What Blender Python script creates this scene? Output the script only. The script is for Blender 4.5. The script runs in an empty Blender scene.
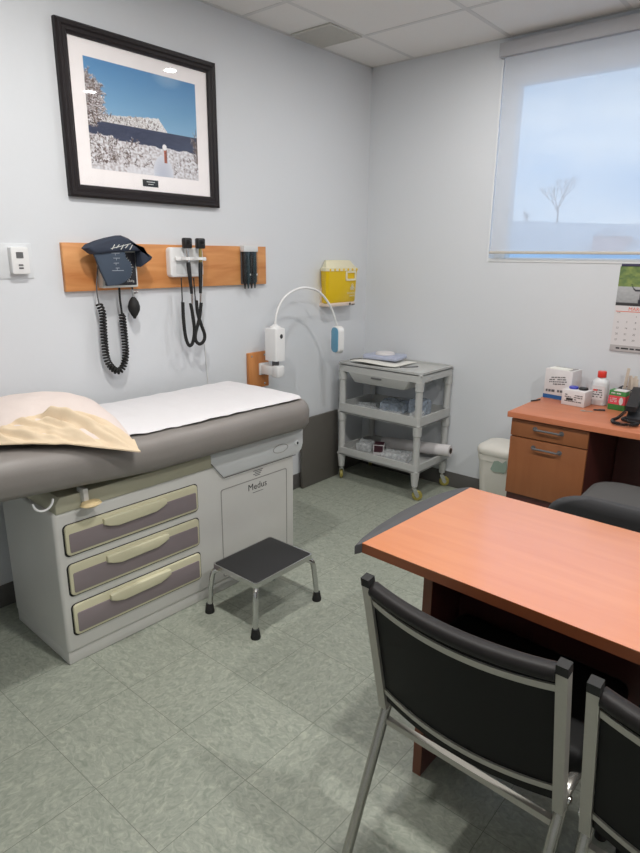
import bpy, bmesh, math, random
from mathutils import Vector, Matrix, noise
random.seed(7)
PI = math.pi
SC = bpy.context.scene
COL = SC.collection
V = Vector

# ------------------------------------------------------------------ materials
def lin(c):
    return tuple(((v / 255) / 12.92 if v / 255 <= .04045 else ((v / 255 + .055) / 1.055) ** 2.4) for v in c)

def nd(nt, t, **kw):
    n = nt.nodes.new(t)
    for k, v in kw.items():
        if k in n.inputs: n.inputs[k].default_value = v
        else: setattr(n, k, v)
    return n

def base_mat(name):
    m = bpy.data.materials.new(name); m.use_nodes = True
    nt = m.node_tree; nt.nodes.clear()
    out = nd(nt, 'ShaderNodeOutputMaterial'); p = nd(nt, 'ShaderNodeBsdfPrincipled')
    nt.links.new(p.outputs[0], out.inputs[0])
    return m, nt, p, out

MATS = {}
def mat(name, rgb, rough=.5, metal=0., var=.04, scale=30., bump=0., coat=0., stretch=(1, 1, 1), spec=.5, trans=0.):
    """procedural material: colour with a little noise, optional fine bump"""
    if name in MATS: return MATS[name]
    m, nt, p, out = base_mat(name)
    tc = nd(nt, 'ShaderNodeTexCoord'); mp = nd(nt, 'ShaderNodeMapping'); mp.inputs['Scale'].default_value = stretch
    nt.links.new(tc.outputs['Object'], mp.inputs[0])
    nz = nd(nt, 'ShaderNodeTexNoise'); nz.inputs['Scale'].default_value = scale; nz.inputs['Detail'].default_value = 4
    nt.links.new(mp.outputs[0], nz.inputs['Vector'])
    mx = nd(nt, 'ShaderNodeMix', data_type='RGBA')
    c = lin(rgb)
    mx.inputs[6].default_value = (*[v * (1 - var) for v in c], 1); mx.inputs[7].default_value = (*[min(1, v * (1 + var)) for v in c], 1)
    nt.links.new(nz.outputs['Fac'], mx.inputs[0]); nt.links.new(mx.outputs[2], p.inputs['Base Color'])
    p.inputs['Roughness'].default_value = rough; p.inputs['Metallic'].default_value = metal
    p.inputs['Specular IOR Level'].default_value = spec
    if coat: p.inputs['Coat Weight'].default_value = coat; p.inputs['Coat Roughness'].default_value = .15
    if trans: p.inputs['Transmission Weight'].default_value = trans
    if bump:
        b = nd(nt, 'ShaderNodeBump'); b.inputs['Strength'].default_value = bump; b.inputs['Distance'].default_value = .002
        nt.links.new(nz.outputs['Fac'], b.inputs['Height']); nt.links.new(b.outputs[0], p.inputs['Normal'])
    MATS[name] = m
    return m

def wood(name, a, b, axis=0, rough=.35, scale=14., coat=0.):
    if name in MATS: return MATS[name]
    m, nt, p, out = base_mat(name)
    tc = nd(nt, 'ShaderNodeTexCoord'); mp = nd(nt, 'ShaderNodeMapping')
    s = [1., 1., 1.]; s[axis] = .12; mp.inputs['Scale'].default_value = s
    nt.links.new(tc.outputs['Object'], mp.inputs[0])
    nz = nd(nt, 'ShaderNodeTexNoise'); nz.inputs['Scale'].default_value = scale; nz.inputs['Detail'].default_value = 8; nz.inputs['Distortion'].default_value = .8
    nt.links.new(mp.outputs[0], nz.inputs['Vector'])
    rp = nd(nt, 'ShaderNodeValToRGB'); rp.color_ramp.elements[0].position = .3; rp.color_ramp.elements[1].position = .7
    rp.color_ramp.elements[0].color = (*lin(a), 1); rp.color_ramp.elements[1].color = (*lin(b), 1)
    nt.links.new(nz.outputs['Fac'], rp.inputs[0]); nt.links.new(rp.outputs[0], p.inputs['Base Color'])
    p.inputs['Roughness'].default_value = rough
    if coat: p.inputs['Coat Weight'].default_value = coat; p.inputs['Coat Roughness'].default_value = .15; p.inputs['Coat IOR'].default_value = 2.7
    MATS[name] = m
    return m

def floor_mat():
    m, nt, p, out = base_mat('vinyl_floor_tile')
    T = .3048
    tc = nd(nt, 'ShaderNodeTexCoord'); mp = nd(nt, 'ShaderNodeMapping'); mp.inputs['Location'].default_value = (-.8752, 2.8638, 0)
    nt.links.new(tc.outputs['Object'], mp.inputs[0])
    # checker decides the grain direction of each tile
    ck = nd(nt, 'ShaderNodeTexChecker'); ck.inputs['Scale'].default_value = 1 / T
    off = nd(nt, 'ShaderNodeVectorMath', operation='ADD'); off.inputs[1].default_value = (0, 0, .1)
    nt.links.new(mp.outputs[0], off.inputs[0]); nt.links.new(off.outputs[0], ck.inputs['Vector'])
    def flecks(sc):
        mm = nd(nt, 'ShaderNodeMapping'); mm.inputs['Scale'].default_value = sc
        nt.links.new(tc.outputs['Object'], mm.inputs[0])
        n = nd(nt, 'ShaderNodeTexNoise'); n.inputs['Scale'].default_value = 42; n.inputs['Detail'].default_value = 5; n.inputs['Roughness'].default_value = .62; n.inputs['Distortion'].default_value = 1.2
        nt.links.new(mm.outputs[0], n.inputs['Vector']); return n
    a, b = flecks((.8, 1.25, 1)), flecks((1.25, .8, 1))
    mx = nd(nt, 'ShaderNodeMix', data_type='FLOAT')
    nt.links.new(ck.outputs['Fac'], mx.inputs[0]); nt.links.new(a.outputs['Fac'], mx.inputs[2]); nt.links.new(b.outputs['Fac'], mx.inputs[3])
    rp = nd(nt, 'ShaderNodeValToRGB'); cr = rp.color_ramp
    cr.elements[0].position = .30; cr.elements[0].color = (*lin((129, 137, 124)), 1)
    cr.elements[1].position = .74; cr.elements[1].color = (*lin((176, 180, 163)), 1)
    e = cr.elements.new(.47); e.color = (*lin((147, 152, 140)), 1)
    e = cr.elements.new(.58); e.color = (*lin((156, 160, 148)), 1)
    nt.links.new(mx.outputs[0], rp.inputs[0])
    br = nd(nt, 'ShaderNodeTexBrick', offset=0., squash=1.)
    br.inputs['Scale'].default_value = 1; br.inputs['Mortar Size'].default_value = .0008; br.inputs['Mortar Smooth'].default_value = .25
    br.inputs['Brick Width'].default_value = T; br.inputs['Row Height'].default_value = T
    nt.links.new(mp.outputs[0], br.inputs['Vector'])
    mc = nd(nt, 'ShaderNodeMix', data_type='RGBA'); mc.inputs[7].default_value = (*lin((92, 97, 86)), 1)
    nt.links.new(br.outputs['Fac'], mc.inputs[0]); nt.links.new(rp.outputs[0], mc.inputs[6]); nt.links.new(mc.outputs[2], p.inputs['Base Color'])
    p.inputs['Roughness'].default_value = .36; p.inputs['Specular IOR Level'].default_value = .45
    bp = nd(nt, 'ShaderNodeBump'); bp.inputs['Strength'].default_value = .06; bp.inputs['Distance'].default_value = .001
    nt.links.new(mx.outputs[0], bp.inputs['Height']); nt.links.new(bp.outputs[0], p.inputs['Normal'])
    return m

def clear_mat(name, tint=(255, 255, 255), gloss=.022, rough=.02):
    """a thin clear pane: transparent with a fresnel gloss"""
    m = bpy.data.materials.new(name); m.use_nodes = True; nt = m.node_tree; nt.nodes.clear()
    out = nd(nt, 'ShaderNodeOutputMaterial'); t = nd(nt, 'ShaderNodeBsdfTransparent'); t.inputs[0].default_value = (*lin(tint), 1)
    g = nd(nt, 'ShaderNodeBsdfGlossy'); g.inputs['Roughness'].default_value = rough
    mx = nd(nt, 'ShaderNodeMixShader'); lw = nd(nt, 'ShaderNodeLayerWeight'); lw.inputs['Blend'].default_value = .5
    pw = nd(nt, 'ShaderNodeMath', operation='POWER'); pw.inputs[1].default_value = 4.; ma = nd(nt, 'ShaderNodeMath', operation='MULTIPLY_ADD'); ma.inputs[1].default_value = .7 * gloss / .04; ma.inputs[2].default_value = gloss
    nt.links.new(lw.outputs['Facing'], pw.inputs[0]); nt.links.new(pw.outputs[0], ma.inputs[0]); nt.links.new(ma.outputs[0], mx.inputs[0]); nt.links.new(t.outputs[0], mx.inputs[1]); nt.links.new(g.outputs[0], mx.inputs[2]); nt.links.new(mx.outputs[0], out.inputs[0])
    return m

def screen_mat():
    """woven sun-screen fabric: open weave part transparent, part white translucent thread"""
    m = bpy.data.materials.new('screen_fabric'); m.use_nodes = True; nt = m.node_tree; nt.nodes.clear()
    out = nd(nt, 'ShaderNodeOutputMaterial'); t = nd(nt, 'ShaderNodeBsdfTransparent')
    d = nd(nt, 'ShaderNodeBsdfDiffuse'); d.inputs[0].default_value = (.84, .84, .85, 1)
    tl = nd(nt, 'ShaderNodeBsdfTranslucent'); tl.inputs[0].default_value = (.80, .82, .86, 1)
    a = nd(nt, 'ShaderNodeMixShader'); a.inputs[0].default_value = .35
    b = nd(nt, 'ShaderNodeMixShader')
    tc = nd(nt, 'ShaderNodeTexCoord'); nz = nd(nt, 'ShaderNodeTexNoise'); nz.inputs['Scale'].default_value = 3
    mr = nd(nt, 'ShaderNodeMapRange'); mr.inputs['To Min'].default_value = .42; mr.inputs['To Max'].default_value = .46
    nt.links.new(tc.outputs['Object'], nz.inputs['Vector']); nt.links.new(nz.outputs['Fac'], mr.inputs[0]); nt.links.new(mr.outputs[0], b.inputs[0])
    nt.links.new(d.outputs[0], a.inputs[1]); nt.links.new(tl.outputs[0], a.inputs[2]); nt.links.new(t.outputs[0], b.inputs[1]); nt.links.new(a.outputs[0], b.inputs[2]); nt.links.new(b.outputs[0], out.inputs[0])
    return m

def plastic_film(name, rgb, fac=.55):
    m = bpy.data.materials.new(name); m.use_nodes = True; nt = m.node_tree; nt.nodes.clear()
    out = nd(nt, 'ShaderNodeOutputMaterial'); t = nd(nt, 'ShaderNodeBsdfTransparent'); p = nd(nt, 'ShaderNodeBsdfPrincipled')
    p.inputs['Base Color'].default_value = (*lin(rgb), 1); p.inputs['Roughness'].default_value = .18
    tc = nd(nt, 'ShaderNodeTexCoord'); nz = nd(nt, 'ShaderNodeTexNoise'); nz.inputs['Scale'].default_value = 55
    mr = nd(nt, 'ShaderNodeMapRange'); mr.inputs['To Min'].default_value = fac - .3; mr.inputs['To Max'].default_value = fac + .3
    nt.links.new(tc.outputs['Object'], nz.inputs['Vector']); nt.links.new(nz.outputs['Fac'], mr.inputs[0])
    mx = nd(nt, 'ShaderNodeMixShader'); nt.links.new(mr.outputs[0], mx.inputs[0]); nt.links.new(t.outputs[0], mx.inputs[1]); nt.links.new(p.outputs[0], mx.inputs[2]); nt.links.new(mx.outputs[0], out.inputs[0])
    return m

def glow_mat(name, rgb, s):
    m = bpy.data.materials.new(name); m.use_nodes = True; nt = m.node_tree; nt.nodes.clear()
    out = nd(nt, 'ShaderNodeOutputMaterial'); e = nd(nt, 'ShaderNodeEmission'); e.inputs[0].default_value = (*lin(rgb), 1); e.inputs[1].default_value = s
    nt.links.new(e.outputs[0], out.inputs[0]); return m

def print_mat(name, rough=.6):
    m, nt, p, out = base_mat(name)
    a = nd(nt, 'ShaderNodeVertexColor'); a.layer_name = 'ink'
    nt.links.new(a.outputs[0], p.inputs['Base Color']); p.inputs['Roughness'].default_value = rough
    return m

M = dict(
    wall=mat('painted_wall', (211, 214, 218), .55, var=.012, scale=60, bump=.05),
    ceil=mat('ceiling_tile', (226, 224, 221), .9, var=.03, scale=120, bump=.3),
    tbar=mat('ceiling_bar', (206, 205, 203), .6),
    ventm=mat('vent_grey', (196, 194, 187), .6),
    base=mat('rubber_baseboard', (92, 90, 88), .55),
    floor=floor_mat(),
    white=mat('white_plastic', (226, 226, 226), .4, var=.02),
    offwhite=mat('off_white_plastic', (214, 212, 204), .45, var=.02),
    winframe=mat('white_window_frame', (226, 228, 230), .4),
    black=mat('black_plastic', (26, 26, 28), .42),
    rubber=mat('black_rubber', (24, 24, 24), .7),
    tread=mat('ribbed_rubber_tread', (30, 30, 31), .62, bump=.4, scale=300),
    chrome=mat('chrome', (205, 205, 205), .16, metal=1.),
    silver=mat('satin_grey_metal', (172, 169, 161), .4, metal=.35, var=.05, scale=90),
    legm=mat('bright_leg_metal', (176, 174, 168), .24, metal=.85, var=.04, scale=60),
    vinyl=mat('black_vinyl', (17, 17, 17), .6, bump=.12, scale=220, spec=.22),
    vinyl2=mat('black_vinyl_roll', (23, 20, 20), .5, bump=.15, scale=160, spec=.3),
    cush=mat('grey_vinyl_upholstery', (128, 123, 119), .4, var=.04, bump=.06, scale=120),
    cab=mat('grey_white_metal', (206, 205, 201), .38, var=.02),
    cab2=mat('light_grey_plastic', (206, 208, 209), .4, var=.02),
    cream=mat('cream_plastic', (208, 203, 174), .42, var=.05, scale=12),
    mauve=mat('mauve_grey_drawer', (136, 125, 128), .5, var=.03),
    groove=mat('soft_groove', (150, 148, 144), .7),
    dark=mat('matte_dark', (30, 29, 28), .8),  # near-black tone, also the painted shade of drawer gaps and roll hole
    grey=mat('grey_ink', (95, 95, 97), .7),
    ink=mat('dark_ink', (48, 48, 50), .7),
    paper=mat('white_exam_paper', (216, 214, 216), .75, var=.02, bump=.1, scale=50),
    paper2=mat('white_paper', (226, 225, 218), .8, var=.02),
    pillow=mat('pale_pillowcase', (214, 201, 195), .85, var=.03, bump=.2, scale=90),
    flap=mat('cream_pillowcase', (214, 194, 166), .8, var=.03, bump=.2, scale=90),
    frame=mat('black_brown_wood', (34, 29, 31), .5, spec=.3, var=.1, stretch=(1, .1, 1)),
    matb=mat('white_mat_board', (249, 244, 244), .8),
    oak=wood('oak_board', (186, 116, 60), (217, 156, 98), axis=1, rough=.45, scale=16),
    oak2=wood('oak_block', (176, 106, 52), (206, 142, 86), axis=2, rough=.45, scale=16),
    navy=mat('navy_cuff_fabric', (44, 52, 68), .75, bump=.3, scale=260),
    navy2=mat('slate_cuff_fabric', (58, 70, 86), .75, bump=.3, scale=260),
    gaugew=mat('pale_gauge_bezel', (205, 206, 202), .35),
    dial=mat('black_dial', (34, 34, 40), .3),
    yellow=mat('sharps_yellow', (232, 194, 8), .4, var=.03),
    lid=mat('sharps_lid', (226, 219, 188), .35, var=.02),
    bracket=mat('pale_pink_bracket', (222, 204, 188), .45),
    red=mat('red_plastic', (214, 58, 48), .35),
    bluel=mat('blue_lens', (98, 156, 186), .3),
    cart=mat('grey_cart_plastic', (181, 182, 180), .5, var=.03),
    panel=mat('dark_grey_board', (88, 85, 80), .55, var=.05, scale=20),
    brass=mat('olive_caster_wheel', (150, 140, 70), .4, var=.1),
    desk=wood('cherry_laminate_desk', (184, 110, 76), (194, 120, 85), axis=0, rough=.4, scale=20),
    deskf=wood('cherry_laminate_front', (142, 86, 50), (154, 96, 58), axis=2, rough=.45, scale=16),
    table=wood('cherry_laminate_table', (204, 114, 50), (213, 126, 62), axis=0, rough=.3, scale=20, coat=1.),
    edge=wood('brown_edge_band', (136, 74, 44), (148, 84, 52), axis=0, rough=.4),
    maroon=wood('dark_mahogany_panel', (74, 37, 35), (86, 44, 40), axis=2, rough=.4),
    bumper=mat('charcoal_bumper', (70, 70, 72), .6),
    bin=mat('warm_white_bin', (220, 217, 208), .45, var=.02),
    label=mat('grey_green_label', (150, 168, 156), .6),
    office=mat('charcoal_upholstery', (58, 58, 60), .85, bump=.4, scale=300),
    office2=mat('grey_upholstery', (80, 79, 78), .85, bump=.4, scale=300),
    boxw=mat('white_carton', (214, 211, 212), .6, var=.02),
    blue=mat('deep_blue_ink', (40, 92, 150), .5),
    violet=mat('violet_blue_plastic', (72, 78, 178), .4),
    green=mat('green_carton', (62, 132, 66), .55),
    pinkred=mat('red_carton', (216, 72, 86), .55),
    bluewrap=mat('blue_wrap', (170, 176, 196), .35, var=.1, bump=.3),
    skin=mat('tan_stick', (194, 180, 166), .7, var=.06),
    phone=mat('charcoal_phone', (40, 42, 46), .4),
    keyg=mat('phone_key_grey', (140, 146, 158), .5),
    maroonbox=mat('dark_maroon_box', (66, 34, 44), .5),
    hill=mat('distant_hill_snow', (196, 204, 214), .9, var=.12, scale=.3),
    bark=mat('grey_bark', (120, 122, 128), .9),
    pinkwall=mat('pale_red_siding', (214, 178, 178), .8),
    roof=mat('pale_grey_roof', (190, 196, 206), .8),
    film=plastic_film('clear_plastic_film', (228, 232, 234), .42),
    bfilm=plastic_film('blue_plastic_film', (198, 212, 228), .42),
    acrylic=clear_mat('clear_acrylic', (245, 246, 246), gloss=.012),
    glass=clear_mat('clear_glass', (250, 252, 252), gloss=.006),
    pglass=clear_mat('picture_glass', (255, 255, 255)),
    screen=screen_mat(),
    bottle=mat('frosted_bottle', (222, 224, 226), .3, trans=.15),
    sharp_glow=glow_mat('lamp_lens_glow', (255, 246, 232), 14.),
    print1=print_mat('photo_print'), print2=print_mat('calendar_print', .5),
    orange=mat('orange_ink', (224, 96, 60), .6),
)

# ------------------------------------------------------------------ mesh builder
class MB:
    def __init__(s): s.bm = bmesh.new()
    def add(s, b, mtx=None):
        if mtx is not None: b.transform(mtx)
        me = bpy.data.meshes.new('tmp'); b.to_mesh(me); b.free()
        s.bm.from_mesh(me); bpy.data.meshes.remove(me); return s
    def box(s, lo, hi, bev=0., seg=2, mtx=None):
        b = bmesh.new(); bmesh.ops.create_cube(b, size=1)
        lo, hi = V(lo), V(hi)
        for v in b.verts: v.co = V(((lo[i] + hi[i]) / 2 + v.co[i] * (hi[i] - lo[i])) for i in range(3))
        if bev: bmesh.ops.bevel(b, geom=b.edges[:], offset=bev, segments=seg, profile=.5, affect='EDGES')
        return s.add(b, mtx)
    def prism(s, poly, depth, bev=0., seg=2, mtx=None):
        """poly in local XY, extruded along +Z by depth"""
        b = bmesh.new()
        f = b.faces.new([b.verts.new((x, y, 0)) for x, y in poly])
        r = bmesh.ops.extrude_face_region(b, geom=[f])
        for v in r['geom']:
            if isinstance(v, bmesh.types.BMVert): v.co.z += depth
        bmesh.ops.recalc_face_normals(b, faces=b.faces[:])
        if bev:
            es = [e for e in b.edges if abs(e.verts[0].co.z - depth) < 1e-6 and abs(e.verts[1].co.z - depth) < 1e-6]
            bmesh.ops.bevel(b, geom=es, offset=bev, segments=seg, profile=.5, affect='EDGES')
        return s.add(b, mtx)
    def ring(s, outer, inner, depth, mtx=None):
        b = bmesh.new(); n = len(outer)
        vs = [[b.verts.new((x, y, z)) for x, y in p] for p, z in ((outer, 0), (outer, depth), (inner, depth), (inner, 0))]
        for k in range(4):
            for i in range(n):
                j = (i + 1) % n; b.faces.new((vs[k][i], vs[k][j], vs[(k + 1) % 4][j], vs[(k + 1) % 4][i]))
        bmesh.ops.recalc_face_normals(b, faces=b.faces[:])
        return s.add(b, mtx)
    def tube(s, pts, r, n=10, closed=False, flat=None, mtx=None):
        b = bmesh.new(); pts = [V(p) for p in pts]; N = len(pts)
        rr = r if isinstance(r, (list, tuple)) else [r] * N
        def tan(i):
            if closed: d = pts[(i + 1) % N] - pts[i - 1]
            else: d = pts[min(i + 1, N - 1)] - pts[max(i - 1, 0)]
            return d.normalized() if d.length > 1e-9 else V((0, 0, 1))
        t = tan(0); u = t.orthogonal().normalized()
        if flat is not None:
            u = V(flat) - t * V(flat).dot(t); u.normalize()
        rings = []
        for i in range(N):
            t2 = tan(i); q = t.rotation_difference(t2); u = q @ u; u = (u - t2 * u.dot(t2)).normalized(); t = t2; w = t.cross(u)
            row = []
            for k in range(n):
                a = 2 * PI * k / n + (PI / n if flat is not None else 0); row.append(b.verts.new(pts[i] + (u * math.cos(a) + w * math.sin(a)) * rr[i]))
            rings.append(row)
        for i in range(N if closed else N - 1):
            A, B = rings[i], rings[(i + 1) % N]
            for k in range(n): b.faces.new((A[k], A[(k + 1) % n], B[(k + 1) % n], B[k]))
        if not closed: b.faces.new(rings[0][::-1]); b.faces.new(rings[-1])
        bmesh.ops.recalc_face_normals(b, faces=b.faces[:])
        return s.add(b, mtx)
    def lathe(s, prof, n=24, mtx=None, close=True):
        b = bmesh.new(); rings = []
        for r, z in prof: rings.append([b.verts.new((r * math.cos(2 * PI * k / n), r * math.sin(2 * PI * k / n), z)) for k in range(n)])
        for A, B in zip(rings, rings[1:]):
            for k in range(n): b.faces.new((A[k], A[(k + 1) % n], B[(k + 1) % n], B[k]))
        if close: b.faces.new(rings[0][::-1]); b.faces.new(rings[-1])
        bmesh.ops.recalc_face_normals(b, faces=b.faces[:])
        return s.add(b, mtx)
    def loft(s, rings, caps=True, mtx=None):
        b = bmesh.new(); R = [[b.verts.new(p) for p in ring] for ring in rings]; n = len(R[0])
        for A, B in zip(R, R[1:]):
            for k in range(n): b.faces.new((A[k], A[(k + 1) % n], B[(k + 1) % n], B[k]))
        if caps: b.faces.new(R[0][::-1]); b.faces.new(R[-1])
        bmesh.ops.recalc_face_normals(b, faces=b.faces[:])
        return s.add(b, mtx)
    def sheet(s, fn, nu, nv, thick=0., mtx=None):
        """fn(a,b) -> point for a,b in 0..1; with thickness it becomes a closed slab (offset by fn normal ~ -Z)"""
        b = bmesh.new()
        P = [[V(fn(i / nu, j / nv)) for j in range(nv + 1)] for i in range(nu + 1)]
        g = [[b.verts.new(p) for p in row] for row in P]
        for i in range(nu):
            for j in range(nv): b.faces.new((g[i][j], g[i + 1][j], g[i + 1][j + 1], g[i][j + 1]))
        if thick:
            h = [[b.verts.new(p - V((0, 0, thick))) for p in row] for row in P]
            for i in range(nu):
                for j in range(nv): b.faces.new((h[i][j], h[i][j + 1], h[i + 1][j + 1], h[i + 1][j]))
            for i in range(nu):
                b.faces.new((g[i][0], h[i][0], h[i + 1][0], g[i + 1][0])); b.faces.new((g[i][nv], g[i + 1][nv], h[i + 1][nv], h[i][nv]))
            for j in range(nv):
                b.faces.new((g[0][j], g[0][j + 1], h[0][j + 1], h[0][j])); b.faces.new((g[nu][j], h[nu][j], h[nu][j + 1], g[nu][j + 1]))
        bmesh.ops.recalc_face_normals(b, faces=b.faces[:])
        return s.add(b, mtx)
    def warp(s, f):
        for v in s.bm.verts: v.co = f(v.co)
        return s
    def build(s, name, m, parent=None, loc=None, smooth=38, **props):
        me = bpy.data.meshes.new(name); s.bm.to_mesh(me); s.bm.free()
        me.materials.append(m)
        if smooth:
            me.polygons.foreach_set('use_smooth', [True] * len(me.polygons)); me.set_sharp_from_angle(angle=math.radians(smooth))
        o = bpy.data.objects.new(name, me); COL.objects.link(o)
        if parent is not None: o.parent = parent
        if loc: o.location = loc
        for k, v in props.items(): o[k] = v
        return o

def thing(name, label, cat, loc=(0, 0, 0), rz=0., group=None):
    o = bpy.data.objects.new(name, None); COL.objects.link(o); o.empty_display_size = .05
    o.location = loc; o.rotation_euler = (0, 0, rz)
    o['label'] = label; o['category'] = cat
    if group: o['group'] = group
    return o
def tag(o, label, cat, group=None):
    o['label'] = label; o['category'] = cat
    if group: o['group'] = group
    return o
def st(o): o['kind'] = 'structure'; return o
def dup(root, loc=None, rz=None, label=None):
    r = root.copy(); COL.objects.link(r)
    if loc: r.location = loc
    if rz is not None: r.rotation_euler = (0, 0, rz)
    if label: r['label'] = label
    for ch in list(root.children):
        c = ch.copy(); COL.objects.link(c); c.parent = r
        for g in list(ch.children):
            d = g.copy(); COL.objects.link(d); d.parent = c
    return r

# frames used to lay flat shapes on vertical faces: local X,Y -> world plane, local Z -> outwards
def frame(o, ex, ey, ez):
    m = Matrix.Identity(4)
    for i in range(3):
        m[i][0], m[i][1], m[i][2], m[i][3] = ex[i], ey[i], ez[i], o[i]
    return m
def LW(x, y=0, z=0): return frame((x, y, z), (0, 1, 0), (0, 0, 1), (1, 0, 0))       # facing +x (left wall)
def FW(x=0, y=0, z=0): return frame((x, y, z), (1, 0, 0), (0, 0, 1), (0, -1, 0))      # facing -y (window wall)

def rrect(x0, y0, x1, y1, r, n=5):
    p = []
    for cx, cy, a0 in ((x1 - r, y0 + r, -PI / 2), (x1 - r, y1 - r, 0), (x0 + r, y1 - r, PI / 2), (x0 + r, y0 + r, PI)):
        for k in range(n + 1):
            a = a0 + PI / 2 * k / n; p.append((cx + r * math.cos(a), cy + r * math.sin(a)))
    return p
def ellipse(cx, cy, a, b, n=20): return [(cx + a * math.cos(2 * PI * k / n), cy + b * math.sin(2 * PI * k / n)) for k in range(n)]

def smooth_path(pts, k=6, closed=False):
    pts = [V(p) for p in pts]; out = []; n = len(pts)
    for i in range(n if closed else n - 1):
        if closed: p0, p1, p2, p3 = pts[i - 1], pts[i], pts[(i + 1) % n], pts[(i + 2) % n]
        else: p0, p1, p2, p3 = pts[max(i - 1, 0)], pts[i], pts[i + 1], pts[min(i + 2, n - 1)]
        for j in range(k):
            t = j / k
            out.append(.5 * ((2 * p1) + (p2 - p0) * t + (2 * p0 - 5 * p1 + 4 * p2 - p3) * t * t + (3 * p1 - p0 - 3 * p2 + p3) * t ** 3))
    if not closed: out.append(pts[-1])
    return out
def resample(pts, step):
    out = [pts[0]]; acc = 0
    for a, b in zip(pts, pts[1:]):
        L = (b - a).length; d = step - acc
        while d <= L:
            out.append(a + (b - a) * (d / L)); d += step
        acc = (acc + L) % step if L else acc
    return out
def coil(path, R, pitch, per=12):
    """helix wound round a smooth path"""
    pts = resample(path, pitch / per); out = []
    t = (pts[1] - pts[0]).normalized(); u = t.orthogonal().normalized()
    for i, p in enumerate(pts):
        t2 = (pts[min(i + 1, len(pts) - 1)] - pts[max(i - 1, 0)]).normalized()
        u = t.rotation_difference(t2) @ u; u = (u - t2 * u.dot(t2)).normalized(); t = t2; w = t.cross(u)
        a = 2 * PI * i / per
        out.append(p + (u * math.cos(a) + w * math.sin(a)) * R)
    return out

def text(body, size, m, mtx, parent, name='lettering', align='CENTER', extr=.0002, **props):
    cu = bpy.data.curves.new('t', 'FONT'); cu.body = body; cu.size = size; cu.align_x = align; cu.align_y = 'CENTER'; cu.extrude = extr; cu.resolution_u = 2
    t = bpy.data.objects.new('t', cu); COL.objects.link(t)
    bpy.context.view_layer.update()
    me = bpy.data.meshes.new_from_object(t.evaluated_get(bpy.context.evaluated_depsgraph_get()))
    bpy.data.objects.remove(t); bpy.data.curves.remove(cu)
    me.transform(mtx); me.materials.clear(); me.materials.append(m); me.name = name
    o = bpy.data.objects.new(name, me); COL.objects.link(o); o.parent = parent
    for k, v in props.items(): o[k] = v
    return o

def raster(name, nx, ny, fn, mtx, m, parent):
    """a printed picture: a flat grid coloured by fn(s,t), s left-right, t top-down"""
    b = bmesh.new(); lay = b.verts.layers.float_color.new('ink')
    g = []
    for j in range(ny + 1):
        row = []
        for i in range(nx + 1):
            v = b.verts.new((i / nx, 1 - j / ny, 0)); c = fn(i / nx, j / ny); v[lay] = (*lin(c), 1); row.append(v)
        g.append(row)
    for j in range(ny):
        for i in range(nx): b.faces.new((g[j][i], g[j + 1][i], g[j + 1][i + 1], g[j][i + 1]))
    me = bpy.data.meshes.new(name); b.transform(mtx); b.to_mesh(me); b.free(); me.materials.append(m)
    o = bpy.data.objects.new(name, me); COL.objects.link(o); o.parent = parent
    return o

# ------------------------------------------------------------------ room
RX, RY, H = 4.3, -5.2, 2.645
WX0, WX1, WZ0, WZ1 = .893, 2.75, 1.467, 2.60          # window opening in the far wall
st(MB().box((-.12, RY - .12, -.1), (RX + .12, .25, 0)).build('floor', M['floor'], smooth=0))
st(MB().box((-.12, RY - .12, H), (RX + .12, .25, H + .1)).build('ceiling', M['ceil'], smooth=0))
st(MB().box((-.12, RY - .12, 0), (0, .25, H)).build('wall_left', M['wall'], smooth=0))
w = MB()
for lo, hi in (((0, 0, 0), (RX, .22, WZ0)), ((0, 0, WZ1), (RX, .22, H)), ((0, 0, WZ0), (WX0, .22, WZ1)), ((WX1, 0, WZ0), (RX, .22, WZ1))):
    w.box(lo, hi)
st(w.build('wall_far', M['wall'], smooth=0))
st(MB().box((RX, RY - .12, 0), (RX + .12, .25, H)).build('wall_right', M['wall'], smooth=0))
st(MB().box((0, RY - .12, 0), (RX, RY, H)).build('wall_near', M['wall'], smooth=0))
st(MB().box((0, RY, 0), (.008, 0, .102), .002).build('baseboard_left', M['base']))
st(MB().box((.008, -.008, 0), (RX, 0, .102), .002).build('baseboard_far', M['base']))
st(MB().box((RX - .008, RY, 0), (RX, -.008, .102), .002).build('baseboard_right', M['base']))
# suspended-ceiling bars
tb = MB(); bw = .012
GX = [.315 + .6096 * k for k in range(7)]; GY = [-.512, -1.122] + [-1.122 - .6096 * k for k in range(1, 7)]
for y in GY: tb.box((0, y - bw, H - .0015), (RX, y + bw, H))
for x in GX: tb.box((x - bw, RY, H - .0012), (x + bw, 0, H))
tb.box((0, RY, H - .002), (.018, 0, H)); tb.box((0, -.018, H - .002), (RX, 0, H))
st(tb.build('trim_1', M['tbar'], smooth=0))
# return-air vent: half tile by the left wall
vt = thing('ceiling_vent', 'square grey air vent in the ceiling beside the picture wall', 'vent', (.166, -.655, H))
MB().ring(rrect(-.14, -.135, .14, .135, .004), rrect(-.128, -.123, .128, .123, .004), .008, Matrix.Translation((0, 0, -.009))).build('frame', M['ventm'], vt, smooth=0)
g = MB()
for k in range(24): g.box((-.128, -.121 + k * .0102, -.0075), (.128, -.1145 + k * .0102, -.0045))
g.box((-.13, -.125, -.0042), (.13, .125, -.001))
g.build('grille', M['ventm'], vt, smooth=0)

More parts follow.
